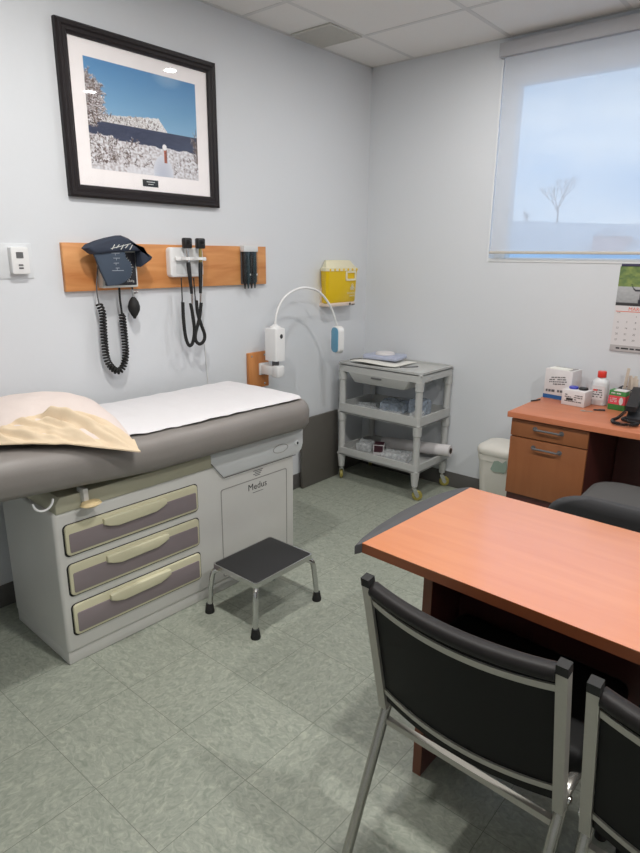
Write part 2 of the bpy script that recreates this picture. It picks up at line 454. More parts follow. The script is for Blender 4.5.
# window (frame set back in the opening), glass, reveal, sill
win = bpy.data.objects.new('window_1', None); COL.objects.link(win); win['kind'] = 'structure'
fy0, fy1 = .075, .15
f = MB(); fw = .07
f.box((WX0, fy0, WZ0 + .02), (WX0 + fw, fy1, WZ1), .006); f.box((WX1 - fw, fy0, WZ0 + .02), (WX1, fy1, WZ1), .006)
f.box((WX0 + fw, fy0, WZ1 - .175), (WX1 - fw, fy1, WZ1), .006); f.box((WX0 + fw, fy0 + .02, WZ0 + .018), (WX1 - fw, fy1, WZ0 + .026), .002)
f.box((1.93, fy0, WZ0 + .026), (1.985, fy1, WZ1 - .175), .006)
st(f.build('window_frame', M['winframe'], win))
st(MB().box((WX0 + fw, .11, WZ0 + .024), (WX1 - fw, .116, WZ1 - .17)).build('window_pane', M['glass'], win, smooth=0))
s_ = MB(); s_.box((WX0, -.004, WZ0), (WX1, .15, WZ0 + .02), .003)
st(s_.build('window_sill', M['winframe'], win))
tr = MB(); tr.box((WX0 - .004, -.005, WZ0), (WX0 + .006, .075, WZ1)); tr.box((WX1 - .006, -.005, WZ0), (WX1 + .004, .075, WZ1))
st(tr.build('window_jamb', M['winframe'], win, smooth=0))

# roller blind
bl = thing('roller_blind', 'translucent white roller blind pulled nearly down over the window', 'blind', (0, 0, 0))
b = MB(); b.box((WX0 - .006, -.05, 2.543), (WX1 + .006, -.002, 2.612), .004); b.build('fascia', mat('blind_fascia', (172, 172, 176), .5), bl)
MB().box((WX0 + .022, -.0245, 1.527), (WX1 - .012, -.0235, 2.545)).build('fabric', M['screen'], bl, smooth=0)
MB().box((WX0 + .018, -.031, 1.513), (WX1 - .012, -.017, 1.528), .003).build('hem_bar', mat('hem_bar_alu', (196, 190, 180), .4), bl)

# outdoors: low snowy hill, bare tree, a house far off
h = MB()
def hf(a, bb):
    x = -60 + 160 * a; y = 45 + 60 * bb
    r = min(1, bb * 3)
    return V((x, y, -3 + r * (7.4 + 1.0 * noise.noise(V((x * .05, y * .05, 1))) - .018 * (x - 5)) - 2 * max(0, bb - .5)))
h.sheet(hf, 70, 20)
st(h.build('hill', M['hill']))
st(MB().box((-80, .6, -3.4), (110, 50, -3.0)).build('ground', M['hill'], smooth=0))
tr_ = thing('bare_tree', 'leafless tree standing outside beyond the window glass', 'tree', (-23.2, 66, 2.4))
def limb(mb, p, d, L, r, depth):
    q = p + d * L; mb.tube([p, (p + q) / 2 + V((random.uniform(-.03, .03), 0, 0)) * L, q], [r, r * .85, r * .65], 5)
    if depth == 0: return
    for k in range(3 if depth > 2 else 2):
        a = random.uniform(-.75, .75); c = random.uniform(-.5, .5)
        nd_ = (d + V((a, c, random.uniform(.0, .35)))).normalized()
        limb(mb, p + d * L * random.uniform(.55, 1), nd_, L * random.uniform(.6, .8), r * .66, depth - 1)
t1 = MB(); t1.tube([(0, 0, 0), (.08, 0, 2.4), (0, 0, 4.3)], [.12, .1, .08], 8); t1.build('trunk', M['bark'], tr_)
t2 = MB()
for a in (-.55, -.2, .12, .5): limb(t2, V((0, 0, 3.9 + a * .3)), V((a, random.uniform(-.3, .3), 1)).normalized(), 1.5, .05, 4)
t2.build('branches', M['bark'], tr_)
for k, (x, sc_, lb) in enumerate(((-29.5, .36, 'small leafless shrub outside, at the edge of the window beside the bare tree'), (-26.6, .4, 'small leafless shrub outside, between the window edge and the bare tree'))):
    q = dup(tr_, (x, 66, 3.4), .9 + k, lb); q.name = 'bare_shrub'; q['category'] = 'shrub'; q.scale = (sc_, sc_, sc_)
hs = thing('distant_house', 'tiny pale red house far off on the snowy hill outside', 'house', (-15.4, 59.5, 1.7))
MB().box((-1.3, -1.5, -1), (1.3, 1.5, 1.7)).build('walls', M['pinkwall'], hs, smooth=0)
MB().prism([(-1.5, 1.65), (1.5, 1.65), (0, 2.4)], 3.4, mtx=frame((0, 1.7, 0), (1, 0, 0), (0, 0, 1), (0, -1, 0))).build('roof', M['roof'], hs, smooth=0)

# ceiling downlights
def downlight(x, y, label, first=[]):
    if first: return dup(first[0], (x, y, H), label=label)
    t = thing('ceiling_downlight', label, 'light', (x, y, H), group='round ceiling downlights')
    MB().lathe([(.019, 0), (.055, 0), (.055, -.006), (.05, -.009), (.019, -.009)], 32, close=False).build('trim_ring', M['white'], t)
    MB().lathe([(.001, -.006), (.02, -.006), (.02, -.004), (.001, -.004)], 32).build('lens', M['sharp_glow'], t)
    first.append(t); return t
LIGHTS = [(1.05, -.80, 8, 'round downlight in the ceiling, over the step stool by the picture wall'), (1.97, -.84, 7, 'round downlight in the ceiling, over the far end of the laminate table'),
          (1.0, -2.4, 18, 'round downlight in the ceiling, over the drawer end of the exam table'), (2.0, -2.45, 18, 'round downlight in the ceiling, over the two black chairs'),
          (3.2, -2.4, 25, 'round downlight in the ceiling, deep in the room behind the table'),
          (3.2, -4.3, 4, 'round downlight in the ceiling, in the room corner behind the camera')]
for x, y, pw, lb in LIGHTS:
    downlight(x, y, lb)
    ld = bpy.data.lights.new('downlight_lamp', 'AREA'); ld.shape = 'DISK'; ld.size = .075; ld.energy = pw; ld.color = (1., .978, .945)
    lo = bpy.data.objects.new('downlight_lamp', ld); COL.objects.link(lo); lo.location = (x, y, H - .012)

# ------------------------------------------------------------------ framed photograph
pic = thing('framed_picture', 'large black framed snowy seaside photograph hanging above the exam table', 'picture', (0, -1.729, 2.059))
Y0, Y1, Z0, Z1 = -.4065, .4065, -.3325, .3325
fr = MB(); fwid = .05
prof = [(0, 0), (0, .022), (.008, .03), (.02, .03), (.026, .024), (.038, .026), (.044, .02), (fwid, .018), (fwid, 0)]   # (inset, height)
rings = []
for d, hgt in prof: rings.append([(hgt, Y0 + d, Z0 + d), (hgt, Y1 - d, Z0 + d), (hgt, Y1 - d, Z1 - d), (hgt, Y0 + d, Z1 - d)])
fr.loft([[V(p) for p in r] for r in rings], caps=False); fr.build('frame', M['frame'], pic, smooth=20)
MB().box((.004, Y0 + fwid - .004, Z0 + fwid - .004), (.009, Y1 - fwid + .004, Z1 - fwid + .004)).build('mat_board', M['matb'], pic, smooth=0)
def nz(x, y, s, k=0.): return noise.noise(V((x * s, y * s, k)))
def mixc(a, b, t): t = max(0, min(1, t)); return tuple(a[i] + (b[i] - a[i]) * t for i in range(3))
PNX, PNY = 250, 188
ink = {}
rb = random.Random(11)
def stroke(x, y, ang, L, w, depth, snow):
    """one twig of the printed shrubs, in print cells"""
    n = max(2, int(L * 1.5))
    for k in range(n):
        px, py = x + math.cos(ang) * L * k / n, y - math.sin(ang) * L * k / n
        for ox in range(w):
            ink[int(px) + ox, int(py)] = (86, 72, 70) if rb.random() > .25 else (140, 120, 112)
            if rb.random() < snow: ink[int(px) + ox, int(py) - 1] = (232, 230, 234)
        if depth and rb.random() < .30: stroke(px, py, ang + rb.uniform(-1, 1), L * rb.uniform(.3, .55), 1, depth - 1, snow)
for k in range(5): stroke(rb.uniform(0, 16), 105 + rb.uniform(-6, 8), PI / 2 + rb.uniform(-.22, .1), rb.uniform(46, 62), 1, 3, .5)
for k in range(10): stroke(rb.uniform(-3, 26), rb.uniform(80, 118), rb.uniform(.5, 2.4), rb.uniform(12, 24), 1, 2, .7)
for k in range(120): stroke(rb.uniform(0, 150) * rb.uniform(.4, 1), rb.uniform(138, 180), rb.uniform(.4, 2.7), rb.uniform(5, 14), 1, 2, .45)
for k in range(34): stroke(rb.uniform(150, 250), rb.uniform(150, 182), rb.uniform(.4, 2.7), rb.uniform(4, 10), 1, 1, .4)
for k in range(70): stroke(rb.uniform(28, 158), rb.uniform(90, 104), rb.uniform(.8, 2.3), rb.uniform(2, 6), 1, 1, .5)
for k in range(5): stroke(rb.uniform(244, 251), 140 + rb.uniform(-10, 20), PI / 2 + rb.uniform(-.05, .12), rb.uniform(25, 50), 1, 1, .1)
def scene_print(s, t):
    c = mixc((84, 140, 190), (134, 178, 210), t / .55)
    c = mixc(c, (150, 180, 210), .7 * max(0, 1 - ((s - .72) / .16) ** 2 - (t / .12) ** 2))
    hilltop = .49 - .06 * min(1, max(0, (s - .12) / .45)) + .012 * nz(s, 0, 30)
    if .05 < s < .70 and t > hilltop + (0 if s < .62 else (s - .62) * 1.5) and t < .56:
        c = mixc((232, 232, 234), (140, 128, 120), .25 + 1.1 * nz(s, t * 2, 70) - (0 if s < .5 else .3))
    if t >= .552: c = mixc((48, 56, 82), (60, 68, 94), nz(s, t * 4, 16) + .5)
    shore = .70 + .025 * nz(s, 2, 12) - (.03 if s < .2 else 0) + .015 * s
    if t > shore: c = mixc((226, 226, 231), (178, 170, 172), .35 + 1.3 * nz(s, t, 45, 4))
    k = ink.get((int(s * PNX), int(t * PNY)))
    if k and not (t < .62 and .15 < s < .66 and t > .555) and not (s > .58 and s < .74 and t > .8): c = k
    dm = ((s - .64) / .10) ** 2 + ((t - .99) / .20) ** 2
    if dm < 1: c = mixc((190, 194, 208), (216, 218, 226), dm)
    if s < .55 and t > .93 and s > .3: c = mixc(c, (226, 226, 232), .7)
    if abs(s - .668) < .016 and .72 < t < .86: c = mixc((186, 100, 66), (126, 64, 48), (s - .652) * 30 + nz(s, t, 60))
    if ((s - .663) / .021) ** 2 + ((t - .70) / .03) ** 2 < 1: c = (238, 236, 238)
    return c
PW0, PW1, PT, PB = -.291, .286, .219, -.212
raster('photo_print', PNX, PNY, scene_print, frame((.0095, PW0, PB), (0, PW1 - PW0, 0), (0, 0, PT - PB), (1, 0, 0)), M['print1'], pic)
pl = MB().box((.009, -.041, -.263), (.011, .044, -.233), .001).build('caption_plate', M['black'], pic)
lt = MB()
for k, (a, bb) in enumerate(((-.02, .025), (-.012, .016))): lt.box((.011, a, -.244 - k * .01), (.0114, bb, -.241 - k * .01))
lt.build('lettering', M['gaugew'], pl, smooth=0)
MB().box((.0155, Y0 + fwid - .002, Z0 + fwid - .002), (.0165, Y1 - fwid + .002, Z1 - fwid + .002)).build('glass', M['pglass'], pic, smooth=0)

# ------------------------------------------------------------------ thermostat
th = thing('thermostat', 'white wall thermostat with small grey screen, on a cover plate', 'thermostat', (0, -2.378, 1.462))
MB().prism(rrect(-.078, -.068, .06, .07, .004), .004, .0015, mtx=LW(0)).build('wall_plate', mat('plate_white', (213, 216, 219), .45), th)
MB().prism(rrect(-.038, -.05, .034, .056, .008), .028, .005, mtx=LW(.004)).build('housing', M['white'], th)
MB().prism(rrect(-.018, .012, .01, .036, .002), .001, mtx=LW(.032)).build('screen', M['grey'], th)
for z in (-.014, -.026): MB().prism(rrect(-.012, z - .003, .006, z + .003, .002), .002, mtx=LW(.032)).build('button', M['grey'], th)

# ------------------------------------------------------------------ equipment board with instruments
bd = tag(MB().box((0, -.602, -.102), (.02, .602, .102), .002).build('equipment_board', M['oak'], None, (0, -1.594, 1.437)), 'long oak board screwed to the wall, holding the diagnostic instruments', 'board')
# blood pressure gauge
bp = thing('blood_pressure_gauge', 'wall blood pressure gauge with black dial, coiled black hose and bulb', 'blood pressure gauge', (.02, -1.955, 1.43))
def pts(l, dy=-1.955, dz=1.43, x=0.): return [(x, a - dy, b_ - dz) for a, b_ in l]
MB().prism(rrect(-.088, -.083, .092, .08, .006), .04, .006, mtx=LW(0)).build('housing', M['gaugew'], bp)
dl = MB().prism(rrect(-.078, -.073, .082, .07, .004), .002, mtx=LW(.04)).build('dial', M['dial'], bp)
tk = MB()
for k in range(26):
    a = math.radians(-140 + 280 * k / 25); r0, r1 = .05, (.062 if k % 5 else .068)
    tk.tube([(.0425, .002 + r0 * math.sin(a), r0 * math.cos(a)), (.0425, .002 + r1 * math.sin(a), r1 * math.cos(a))], .0013, 4)
tk.build('scale_marking', M['gaugew'], dl, smooth=0)
text('mmHg', .014, M['gaugew'], LW(.0424, .05, -.055), dl)
MB().box((.0425, -.001, -.01), (.0435, .001, .05)).build('needle', M['red'], bp, smooth=0)
cl = [(-2.058, 1.275), (-2.045, 1.234), (-2.047, 1.154), (-2.047, 1.082), (-2.042, 1.026), (-2.020, .985), (-1.992, .966), (-1.965, .980), (-1.945, 1.033), (-1.943, 1.118), (-1.947, 1.228)]
hp = smooth_path([V(p) for p in pts(cl, x=.018)], 14)
MB().tube(coil(hp, .0125, .0135, 12), .0046, 6).build('coiled_hose', M['rubber'], bp)
MB().tube([(.018, .008, -.202), (.018, .003, -.14), (.02, .003, -.08)], .005, 8).build('hose_lead', M['rubber'], bp)
MB().tube(smooth_path([(.018, -.103, -.155), (.03, -.115, -.08), (.045, -.105, .03)], 6), .003, 8).build('air_tube', M['grey'], bp)
bb_ = MB().lathe([(.006, .04), (.012, .034), (.022, .018), (.028, -.004), (.026, -.022), (.016, -.042), (.008, -.054), (.006, -.06)], 20, Matrix.Translation((.03, .066, -.167)))
bu = bb_.build('inflation_bulb', M['rubber'], bp)
v_ = MB().tube([(.03, .066, -.13), (.03, .066, -.095)], .006, 10); v_.tube([(.03, .066, -.107), (.03, .088, -.107)], .006, 10); v_.tube([(.03, .074, -.107), (.03, .08, -.107)], .009, 10)
v_.build('valve', M['chrome'], bu)
MB().tube([(.03, .066, -.097), (.026, .064, -.07)], .004, 8).build('bulb_tube', M['rubber'], bp)
# cuff folded over the gauge
cf = thing('blood_pressure_cuff', 'navy fabric arm cuff folded over the top of the blood pressure gauge', 'cuff', (.062, -1.955, 1.43))
up = [(-2.134, 1.516), (-2.115, 1.532), (-2.072, 1.548), (-2.02, 1.562), (-1.964, 1.573), (-1.93, 1.562), (-1.901, 1.545), (-1.85, 1.51), (-1.809, 1.482), (-1.818, 1.468), (-1.841, 1.455), (-1.872, 1.438), (-1.872, 1.508), (-1.98, 1.503), (-2.075, 1.492), (-2.1, 1.492)]
MB().prism([(a + 1.955, z - 1.43) for a, z in up], .052, .014, 3, mtx=LW(.001)).build('folded_band', M['navy'], cf)
fl = [(-2.104, 1.505), (-2.074, 1.512), (-1.951, 1.512), (-1.944, 1.477), (-1.923, 1.456), (-1.919, 1.43), (-1.921, 1.408), (-1.935, 1.388), (-1.96, 1.372), (-1.997, 1.360), (-2.045, 1.358), (-2.055, 1.38), (-2.073, 1.419), (-2.09, 1.47)]
MB().prism([(a + 1.955, z - 1.43) for a, z in fl], .012, .004, mtx=LW(.03)).build('hanging_flap', M['navy2'], cf)
mk = MB()
for k in range(4):
    y = -.045 + (.004 if k % 2 else 0)
    mk.box((.0421, y - .018 + k * .004, .066 - k * .021), (.0426, y + .022 - k * .003, .0685 - k * .021)); mk.box((.0421, y + .0 , .058 - k * .021), (.0426, y + .002, .066 - k * .021))
mk.box((.0421, -.065, -.008), (.0426, -.008, -.0055))
mk.build('lettering', mat('grey_thread', (150, 156, 164), .7), cf, smooth=0)
mk = MB()
for k in range(5): mk.tube([(.0532, -.065 + k * .022, .083 + .006 * (k % 2)), (.0532, -.05 + k * .022, .103)], .0022, 4)
mk.tube([(.0532, -.07, .086), (.0532, .03, .108)], .0018, 4)
mk.build('logo', M['gaugew'], cf, smooth=0)

# diagnostic handle holder and the two instruments
di = thing('instrument_holder', 'white wall holder with two cradles on the oak board', 'holder', (.02, -1.568, 1.456))
def P2(l, x): return [V((x, a + 1.585, z - 1.456)) for a, z in l]
MB().prism(rrect(-.104, -.07, .1, .071, .018), .032, .008, mtx=LW(0)).build('housing', M['white'], di)
MB().prism(rrect(-.07, -.055, .09, .02, .012), .001, mtx=LW(.032)).build('recess', M['cab2'], di)
for y in (-.03, .05):
    c_ = MB(); c_.ring(ellipse(0, 0, .024, .024), ellipse(0, 0, .014, .014), .014, Matrix.Translation((.062, y, .012))); c_.box((.03, y - .024, .012), (.045, y + .024, .026), .003)
    c_.build('cradle', M['white'], di)
MB().box((.03, -.08, .008), (.047, .108, .026), .004).build('shelf_bar', M['white'], di)
MB().tube([V((x, a + 1.568, z - 1.456)) for x, a, z in ((.02, -1.47, 1.39), (.008, -1.462, 1.34), (-.012, -1.455, 1.3), (-.016, -1.442, 1.0), (-.016, -1.434, .86), (-.016, -1.432, .6))], .0025, 6).build('power_cord', M['white'], di)
def instrument(name, label, cat, ytop, y, lean, headw, neck):
    t = thing(name, label, cat, (.083, y, 1.456))
    hd = MB(); hd.box((-.014, ytop - headw / 2, .066), (.016, ytop + headw / 2, .116), .008, 3)
    hd.lathe([(.012, -.01), (.009, .014), (.005, .02)], 14, frame((.012, ytop, .095), (0, 1, 0), (0, 0, 1), (1, 0, 0)))
    hd.build('head', M['black'], t)
    MB().tube([(0, ytop, .07), (0, ytop * .5, .03), (0, 0, 0)], [.008, .0085, .009], 12).build('neck', neck, t)
    MB().tube([(0, 0, .004), (0, .0, -.01), (0, lean * .5, -.08), (0, lean, -.15)], [.0085, .011, .0095, .0075], 14).build('handle', M['black'], t)
    MB().tube([(0, lean, -.15), (-.002, lean * 1.1, -.176), (-.004, lean * 1.15, -.2)], [.006, .005, .004], 10).build('cord_socket', M['chrome'], t)
    return t
i1 = instrument('ophthalmoscope', 'black ophthalmoscope with squared head and silver neck in the white holder', 'medical instrument', -.004, -1.588, .012, .047, M['chrome'])
i2 = instrument('otoscope', 'shorter black otoscope with brass neck beside the taller scope', 'medical instrument', .002, -1.513, -.008, .048, mat('brass_neck', (168, 150, 92), .3, metal=.7))
def cord(t, ty, x0, thin, thick):
    o = V((.083, ty, 1.456))
    f_ = lambda l, x: [V((x - .083, a - ty, z - 1.456)) for a, z in l]
    k = MB(); k.tube(smooth_path(f_(thin, x0), 5), .003, 6); k.tube(smooth_path(f_(thick, x0 + .01), 8), .0085, 8)
    k.tube(coil(smooth_path(f_(thick, x0 + .01), 8), .0066, .0045, 8), .0026, 5)
    return k.build('coiled_cord', M['rubber'], t)
cord(i1, -1.586, .058, [(-1.615, 1.382), (-1.615, 1.282), (-1.62, 1.262)], [(-1.62, 1.265), (-1.621, 1.185), (-1.614, 1.098), (-1.596, 1.05), (-1.572, 1.058), (-1.556, 1.119), (-1.563, 1.2), (-1.572, 1.258)])
cord(i2, -1.513, .076, [(-1.555, 1.382), (-1.551, 1.30), (-1.551, 1.268)], [(-1.551, 1.271), (-1.547, 1.21), (-1.526, 1.146), (-1.508, 1.097), (-1.515, 1.066), (-1.542, 1.052), (-1.566, 1.071), (-1.566, 1.108), (-1.538, 1.179), (-1.522, 1.258)])
# specula dispenser
sd = thing('specula_dispenser', 'clear dispenser with four dark tubes at the end of the oak board', 'dispenser', (.02, -1.137, 1.44))
MB().box((0, -.053, .07), (.034, .053, .103), .004).build('cap', M['cab2'], sd)
MB().box((.0, -.05, -.1), (.004, .05, .07)).build('back_plate', M['grey'], sd, smooth=0)
for k in range(4):
    y = -.037 + k * .025
    q = MB().lathe([(.003, -.125), (.006, -.105), (.0125, -.085), (.0125, .07), (.012, .072)], 14, Matrix.Translation((.018, y, 0)))
    tb_ = q.build('tube', M['black'] if k % 2 == 0 else mat('dark_teal_plastic', (44, 62, 68), .4), sd)
    if k in (1, 3): MB().box((.03, y + .002, -.055), (.032, y + .009, -.045)).build('release_tab', M['white'], tb_, smooth=0)
MB().box((.033, -.05, -.095), (.0345, .05, .072)).build('cover', M['acrylic'], sd, smooth=0)

# ------------------------------------------------------------------ exam lamp on its wood block
blk = thing('wooden_mounting_block', 'small square oak block on the wall behind the gooseneck lamp bracket', 'block', (0, -1.062, .845))
MB().box((0, -.08, -.105), (.02, .08, .105), .002).build('block', M['oak2'], blk)
for y, z in ((.045, .085), (.045, -.085), (-.055, .085)): MB().lathe([(.006, 0), (.006, .0015), (.003, .003)], 12, LW(.02, y, z)).build('screw', M['chrome'], blk)
el = thing('exam_lamp', 'white gooseneck examination lamp with blue lens, bracketed to the wall', 'lamp', (.02, -1.03, .845))
bk = MB(); bk.box((0, -.035, -.03), (.012, .035, .04), .003); bk.box((.01, -.03, -.022), (.115, .028, .032), .005); bk.box((.1, -.03, -.03), (.15, .03, .036), .008)
bk.build('bracket', M['white'], el)
MB().tube([(.1, .005, .03), (.1, .005, .075)], .02, 18).build('pivot', M['grey'], el)
by = MB(); by.prism(rrect(.05, -.035, .145, .045, .012), .185, .006, mtx=Matrix.Translation((0, 0, .065))); by.build('body', M['white'], el)
MB().lathe([(.035, 0), (.03, .01), (.016, .016), (.012, .022)], 20, Matrix.Translation((.1, .005, .248))).build('collar', M['white'], el)
MB().prism(ellipse(.0, .0, .011, .013), .002, mtx=LW(.145, .008, .205)).build('switch', M['ink'], el)
arc = [(.1, .005, .262), (.1, .02, .335), (.1, .075, .41), (.105, .165, .455), (.11, .265, .465), (.12, .37, .435), (.13, .46, .35), (.135, .505, .265), (.138, .52, .222)]
MB().tube(smooth_path([V(a) for a in arc], 8), .0068, 12).build('gooseneck', M['white'], el)
# lamp head: tall narrow pod facing back along the wall with a blue lens
hdm = frame((.14, .523, .137), (.954, -.3, 0), (0, 0, 1), (-.3, -.954, 0))
hd = MB(); hd.prism(rrect(-.045, -.085, .045, .085, .035, 8), .04, .012, 3, mtx=hdm @ Matrix.Translation((0, 0, -.02)))
hdo = hd.build('lamp_head', M['white'], el)
MB().prism(rrect(-.038, -.078, .038, .078, .03, 8), .003, .001, mtx=hdm @ Matrix.Translation((0, 0, .0195))).build('lens', M['bluel'], hdo)

# ------------------------------------------------------------------ sharps container
sh = thing('sharps_container', 'yellow sharps container with pale lid mounted on the picture wall near the corner', 'sharps container', (0, -.362, 1.3))
MB().prism(rrect(-.13, -.125, .13, .0, .01), .012, mtx=LW(0)).build('wall_bracket', M['bracket'], sh)
MB().prism(rrect(-.138, -.122, .145, -.098, .008), .074, .006, mtx=LW(.0)).build('tray', M['bracket'], sh)
bo = MB()
def plan(e, d, k=.035): return [(.006, -e + k), (d * .55, -e + k * .35), (d * .85, -e + .006), (d, -e + .02), (d, e - .02), (d * .85, e - .006), (d * .55, e - k * .35), (.006, e - k)]
bo.loft([[V((x, y, z)) for x, y in plan(e, d)] for z, e, d in ((-.098, .152, .07), (-.09, .156, .075), (.1, .164, .083), (.104, .166, .084))]); bo.build('body', M['yellow'], sh)
ld_ = MB(); ld_.loft([[V((x, y, z)) for x, y in plan(e, d)] for z, e, d in ((.1, .17, .087), (.118, .17, .087), (.12, .162, .082), (.122, .156, .078), (.16, .132, .05), (.166, .126, .045))]); lo_ = ld_.build('lid', M['lid'], sh)
for k in range(7): MB().lathe([(.008, 0), (.008, .003)], 10, LW(.086, -.135 + k * .045, .108)).build('rivet', M['yellow'], lo_)
MB().ring(rrect(.025, .038, .13, .098, .01), rrect(.037, .05, .118, .088, .006), .006, LW(.083)).build('carry_handle', M['lid'], sh)
lb = MB(); lb.ring(ellipse(0, 0, .014, .014, 12), ellipse(0, 0, .008, .008, 12), .0008, LW(.0815, .1, -.005))
for k in range(3): lb.ring(ellipse(0, 0, .011, .011, 12), ellipse(0, 0, .007, .007, 12), .0008, LW(.0815, .1 + .013 * math.cos(PI / 2 + k * 2.094), -.005 + .013 * math.sin(PI / 2 + k * 2.094)))
lb.build('biohazard_logo', M['lid'], sh, smooth=0)
text('BIOHAZARD', .016, M['lid'], LW(.0795, .095, -.042), sh)
text('DANGER', .014, M['lid'], LW(.0786, .1, -.06), sh)
lb = MB(); lb.box((.078, .075, -.118), (.0787, .09, -.104)); lb.box((.078, .1, -.118), (.0787, .135, -.113)); lb.build('print', M['ink'], sh, smooth=0)

# grey board leaning on the wall
gb = MB().box((-.009, -.19, 0), (.009, .19, .47), .003)
go = gb.build('grey_board', M['panel'], None, (.034, -.515, .001)); go.rotation_euler = (0, math.radians(-1.6), 0)
tag(go, 'dark grey flat board leaning against the wall between exam table and trolley', 'board')

# ------------------------------------------------------------------ exam table (local: x along the length towards the foot, y towards the wall)
TA = math.radians(1.6)
ET = thing('exam_table', 'grey padded examination table with three drawers along the picture wall', 'exam table', (.608, -2.637, 0), PI / 2 - TA)
FF = frame((0, 0, 0), (1, 0, 0), (0, 0, 1), (0, -1, 0))      # front face, local Z outwards
def at_front(d): return FF @ Matrix.Translation((0, 0, d))
MB().box((0, 0, .05), (1.205, .46, .615), .014, 3).build('cabinet', M['cab'], ET)
MB().box((.004, .008, 0), (1.2, .455, .056), .004).build('plinth', M['cab'], ET)
MB().prism([(.012, .612), (.012, .65), (.03, .672), (.74, .672), (.74, .612)], .455, .006, mtx=FF @ Matrix.Translation((0, 0, -.45))).build('top_rail', mat('shaded_cream_rail', (176, 173, 152), .5), ET)  # cream greyed down, so the rail's shade sits in its colour
fp = [(.755, .553), (1.21, .553), (1.235, .558), (1.252, .572), (1.262, .60), (1.262, .675), (.69, .675), (.69, .632)]
pan = MB().prism(fp, .46, .008, mtx=FF @ Matrix.Translation((0, 0, -.452))).build('foot_pan', M['cab2'], ET)
MB().ring(ellipse(1.105, .607, .05, .021, 24), ellipse(1.105, .607, .046, .018, 24), .0012, at_front(.0075)).build('oval_recess', M['groove'], pan, smooth=0)
kn = MB().lathe([(.015, 0), (.015, .004), (.011, .006)], 18, FF @ Matrix.Translation((1.215, .612, .008))).build('knob', M['cab2'], pan)
MB().prism(ellipse(1.215, .612, .006, .007), .001, mtx=at_front(.0142)).build('emblem', M['ink'], kn, smooth=0)
sm = MB(); sm.tube([(.69, -.0095, .632), (.755, -.0095, .552), (1.205, -.0095, .552)], .0018, 4); sm.build('seam', M['grey'], pan, smooth=0)
DZ = [(.445, .562), (.285, .408), (.122, .246)]
for z0, z1 in DZ:
    dr = MB().prism(rrect(.034, z0, .612, z1, .016), .010, .004, mtx=at_front(0)).build('drawer', M['cream'], ET)
    MB().prism(rrect(.028, z0 - .006, .618, z1 + .003, .018), .0015, mtx=at_front(0)).build('gap_shade', M['dark'], dr, smooth=0)  # solid dark plate behind the drawer, painting the shade around it
    MB().prism(rrect(.046, z0 + .011, .602, z1 - .033, .006), .003, .001, mtx=at_front(.0092)).build('front_panel', M['mauve'], dr)
    hp_ = [(.19, z1 - .01), (.44, z1 - .01), (.452, z1 - .014), (.452, z1 - .034), (.432, z1 - .043), (.40, z1 - .053), (.235, z1 - .056), (.20, z1 - .047), (.178, z1 - .036), (.178, z1 - .014)]
    MB().prism(hp_, .016, .005, 3, mtx=at_front(.009)).build('handle', M['cream'], dr)
MB().ring(rrect(.742, .07, 1.152, .497, .012), rrect(.746, .074, 1.148, .493, .011), .0012, at_front(.0002)).build('panel_groove', M['groove'], ET, smooth=0)
text('Medus', .045, M['ink'], at_front(.0006) @ Matrix.Translation((.96, .458, 0)), ET)
tl_ = MB()
for k in range(4): tl_.box((.935 + .01 * (k % 2), -.0006, .532 - k * .008), (.995 - .006 * k, -.0002, .5355 - k * .008))
tl_.box((.93, -.0006, .428), (.995, -.0002, .4305)); tl_.build('lettering', M['grey'], ET, smooth=0)
# lever knob and ring under the cushion
lv = MB().box((.105, -.03, .635), (.125, .02, .69), .004).build('lever', M['cab'], ET)
MB().lathe([(.004, -.012), (.03, -.01), (.047, 0), (.04, .011), (.012, .016)], 22, Matrix.Translation((.122, -.045, .634)) @ Matrix.Diagonal((.85, .6, .8, 1))).build('lever_knob', mat('beige_knob', (214, 192, 146), .4), lv)
MB().tube([V((-.04 + .034 * math.cos(a), -.035, .69 - .034 * math.sin(a))) for a in [PI * k / 14 for k in range(15)]], .004, 8).build('paper_ring', M['white'], ET)
# cushion
def outline(x0, y0, x1, y1, rf, rh, ins):
    p = []
    for cx, cy, a0, r in ((x1 - rf, y0 + rf, -PI / 2, rf), (x1 - rf, y1 - rf, 0, rf), (x0 + rh, y1 - rh, PI / 2, rh), (x0 + rh, y0 + rh, PI, rh)):
        r2 = max(r - ins, .004); ex = (cx + (r - ins - r2) * (1 if a0 in (-PI / 2, 0) else -1)) if r - ins < .004 else cx
        ey = cy
        if r - ins < .004:
            k = .004 - (r - ins); ex = cx + (-k if a0 in (-PI / 2, 0) else k); ey = cy + (k if a0 in (-PI / 2, PI) else -k)
        for i in range(9):
            a = a0 + PI / 2 * i / 8; p.append((ex + r2 * math.cos(a), ey + r2 * math.sin(a)))
    # subdivide the straight runs evenly
    out = []; n = len(p)
    for i in range(n):
        a, b_ = p[i], p[(i + 1) % n]
        k = {8: 24, 17: 60, 26: 24, 35: 60}.get(i, 1)
        for j in range(k): out.append((a[0] + (b_[0] - a[0]) * j / k, a[1] + (b_[1] - a[1]) * j / k))
    return out
CX0, CX1, CY0, CY1 = -.62, 1.30, -.075, .572
prof = [(.30, .688), (.1, .688), (.03, .69), (.012, .698), (.002, .715), (0, .745), (.0, .775), (.006, .797), (.02, .815), (.04, .827), (.07, .835), (.12, .839), (.2, .842), (.26, .843), (.318, .843)]
def bend(p):
    z = p.z
    if p.x < .38: z += (.38 - p.x) * .075
    wv = .0035 * noise.noise(V((p.x * 9, p.y * 9, z * 6))) + .004 * noise.noise(V((p.x * 3.1, p.y * 3, 4)))
    return V((p.x, p.y - (wv if p.y < .05 else 0), z + wv * .6))
cu_ = MB().loft([[V((x, y, z)) for x, y in outline(CX0, CY0, CX1, CY1, .11, .08, d)] for d, z in prof])
